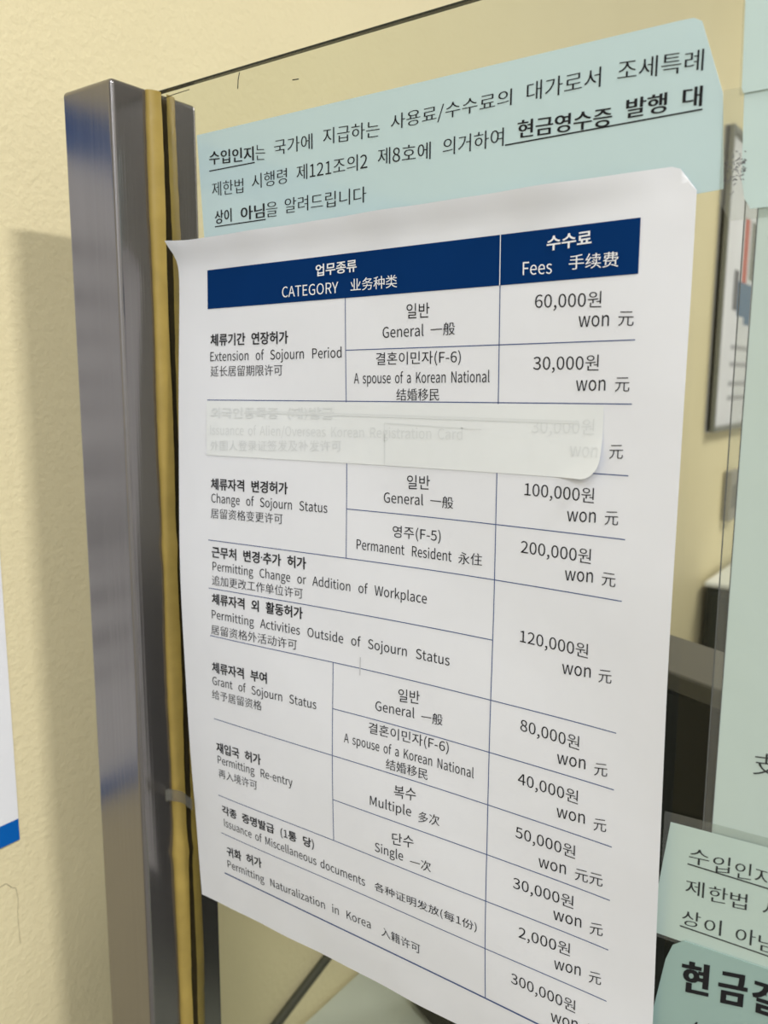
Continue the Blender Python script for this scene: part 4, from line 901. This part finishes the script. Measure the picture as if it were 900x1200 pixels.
upper = thing('laminated_sheet', 'pale green laminated sheet in the top right corner, topmost of the green sheets', 'notice', (0.03, -0.0016, 0.10), GRP)
poly_sheet('film', [(-0.0872, 0.1585), (0.1300, 0.1585), (0.1300, 0.1022), (-0.0858, 0.1022)], -0.0015, M_LAM, upper, 0.0001)
poly_sheet('paper', [(-0.0866, 0.1575), (0.1250, 0.1575), (0.1250, 0.1030), (-0.0843, 0.1028), (-0.0850, 0.1045)], -0.0017, M_AQGREEN, upper, 0.0001)
lowt = thing('laminated_notice', 'green laminated notice with black text beside the lower right of the white fee sheet', 'notice', (-0.03, -0.0018, -0.24))
rot = 0.045
poly_sheet('film', [(-0.0958, -0.1828), (0.0600, -0.1755), (0.0700, -0.2340), (-0.0960, -0.2420)], -0.0015, M_LAM, lowt, 0.0002)
poly_sheet('paper', [(-0.0930, -0.1868), (0.0560, -0.1790), (0.0600, -0.2325), (-0.0990, -0.2404)], -0.0017, M_GREENB, lowt, 0.0001)
printed('notice_lettering', [lay(b, s, u0, u1, v0, v1, h) for _, b, s, u0, u1, v0, v1, h in LOW_PRINT], flat(-0.00180), M_INKB, lowt)
for p_, q_ in (((-0.0849, -0.2031), (-0.0520, -0.2021)), ((-0.0863, -0.2326), (-0.0499, -0.2312))):
    printed('underline', [strip_uv(p_, q_, 0.0006)], flat(-0.00180), M_INKB, lowt)
card = thing('payment_card_sign', 'teal card with large bold black lettering in the bottom right corner', 'sign', (-0.03, -0.0024, -0.36))
poly_sheet('card', [(-0.0840, -0.2385), (0.0600, -0.2300), (0.0600, -0.3600), (-0.1010, -0.3600), (-0.0965, -0.2867), (-0.0911, -0.2503), (-0.0886, -0.2426)], -0.0024, M_TEAL, card, 0.0004)
printed('card_lettering', [lay(b, 'big', u0, u1, v0, v1, h) for _, b, s, u0, u1, v0, v1, h in CARD_PRINT], flat(-0.00252), M_INK, card)

# ------------------------------------------------------------------ on the wall
po = thing('wall_poster', 'white poster with a blue bottom band on the cream wall left of the post', 'poster', (XW + 0.001, -0.25, -0.283 * S))
PX = XW + 0.0012
def wall_quad(name, y0, y1, z0, z1, x, mat, parent):
    return mesh(name, [(x, y0, z0), (x, y1, z0), (x, y1, z1), (x, y0, z1)], [[0, 1, 2, 3]], mat, parent)
Y0, Y1 = -0.46, wy(-0.0882)
box('paper', (XW + 0.0002, Y0, -0.2828 * S), (PX, Y1, 0.185), M_POSTER, po)
wall_quad('blue_band', Y0, Y1 - 0.0001, -0.2827 * S, -0.2688 * S, PX + 0.0001, M_BLUE, po)
wall_quad('blue_band', Y0, Y1 - 0.0001, 0.150, 0.1849, PX + 0.0001, M_BLUE, po)
rr = random.Random(7)
z = 0.085
while z > -0.26:
    wall_quad('table_line', Y0 + 0.02, Y1 - 0.021, z, z + rr.choice((0.004, 0.006, 0.008)), PX + 0.0001, M_GREYINK, po)
    z -= rr.uniform(0.014, 0.034)

cb = tube('cable', [(XW + 0.006, wy(y), S * (-0.5428 + (y - 0.2017) * 0.311 + 0.004 * math.sin(y * 9))) for y in [0.06 + 0.03 * i for i in range(26)]], 0.0052, M_CABLE, None, 10, loc=(XW + 0.006, 0.3, -0.63))
tag(cb, 'dark cable running up the cream wall behind the glass below the white fee sheet', 'cable')

nb = thing('notice_board', 'grey framed notice board on the back wall seen through the glass', 'notice board', (XW + 0.01, wy(1.75), -0.104 * S))
y0, y1, z0, z1, fw = wy(1.385), wy(2.15), -0.106 * S, 0.474 * S, 0.009
box('backing', (XW + 0.001, y0, z0), (XW + 0.012, y1, z1), M_BOARD, nb)
for nm, lo, hi in (('frame_side', (y0, z0), (y0 + fw, z1)), ('frame_side', (y1 - fw, z0), (y1, z1)), ('frame_rail', (y0 + fw, z0), (y1 - fw, z0 + 0.012)), ('frame_rail', (y0 + fw, z1 - 0.012), (y1 - fw, z1))):
    box(nm, (XW + 0.001, lo[0], lo[1]), (XW + 0.022, hi[0], hi[1]), M_FRAME, nb, 0.002)
XB = XW + 0.0125
for (a, b, c, d, m) in ((1.62, 1.66, 0.20, 0.33, M_RED), (1.68, 1.75, 0.21, 0.33, M_FRAME), (1.60, 1.66, 0.13, 0.20, M_BLUEP), (1.66, 1.72, 0.115, 0.20, M_BLUEP), (1.56, 1.60, 0.14, 0.22, M_GREYINK), (1.76, 1.84, 0.14, 0.33, M_GREYINK)):
    wall_quad('picture', wy(a - 0.07), wy(b - 0.07), c * S, d * S, XB, m, nb)
for k, zz in enumerate((0.06, 0.025, -0.015, -0.045)):
    wall_quad('printed_line', wy(1.50), wy(1.72), zz * S, zz * S + 0.012, XB, M_PALEINK, nb)

sw = thing('wall_switch', 'small grey switch box on the back wall below the notice board', 'switch', (XW + 0.01, wy(1.60), -0.311 * S))
box('housing', (XW + 0.001, wy(1.560), -0.311 * S), (XW + 0.022, wy(1.640), -0.199 * S), M_SWITCH, sw, 0.004)
box('rocker', (XW + 0.0215, wy(1.575), -0.280 * S), (XW + 0.026, wy(1.625), -0.230 * S), M_FRAME, sw, 0.002)

# ------------------------------------------------------------------ office things behind the glass
CX0, CY0, CT = -0.518, wy(1.427), -0.4183 * S
cab = thing('office_cabinet', 'dark cabinet with a white top against the back wall, behind the glass', 'cabinet', (-0.15, CY0 + 0.35, FZ))
box('body', (CX0, CY0, FZ), (0.25, CY0 + 0.65, CT - 0.011), M_DARKCAB, cab, 0.004)
box('top', (CX0 - 0.003, CY0 - 0.007, CT - 0.011), (0.255, CY0 + 0.655, CT), M_WHITETOP, cab, 0.002)
box('door', (CX0 + 0.015, CY0 - 0.018, FZ + 0.06), (-0.135, CY0, CT - 0.025), M_DARKCAB, cab, 0.003)
box('door', (-0.13, CY0 - 0.018, FZ + 0.06), (0.235, CY0, CT - 0.025), M_DARKCAB, cab, 0.003)

mc = thing('office_machine', 'large black box-shaped office machine with a grey top edge behind the white fee sheet', 'office machine', (-0.28, 0.29, DZ))
ang = -math.radians(22.6)
PV = (-0.390 * S, wy(0.243), DZ)
L, MT0, MT1 = 0.50, -0.1812 * S, -0.1695 * S
box('casing', (PV[0], PV[1], DZ + 0.006), (PV[0] + L, PV[1] + 0.064, MT0), M_BLACK, mc, 0.003, rotz=ang, pivot=PV)
box('top_rim', (PV[0], PV[1] - 0.002, MT0), (PV[0] + L, PV[1] + 0.067, MT1), M_GREYP, mc, 0.002, rotz=ang, pivot=PV)
for dx in (0.03, L - 0.05):
    box('foot', (PV[0] + dx, PV[1] + 0.01, DZ), (PV[0] + dx + 0.02, PV[1] + 0.055, DZ + 0.008), M_BLACK, mc, rotz=ang, pivot=PV)
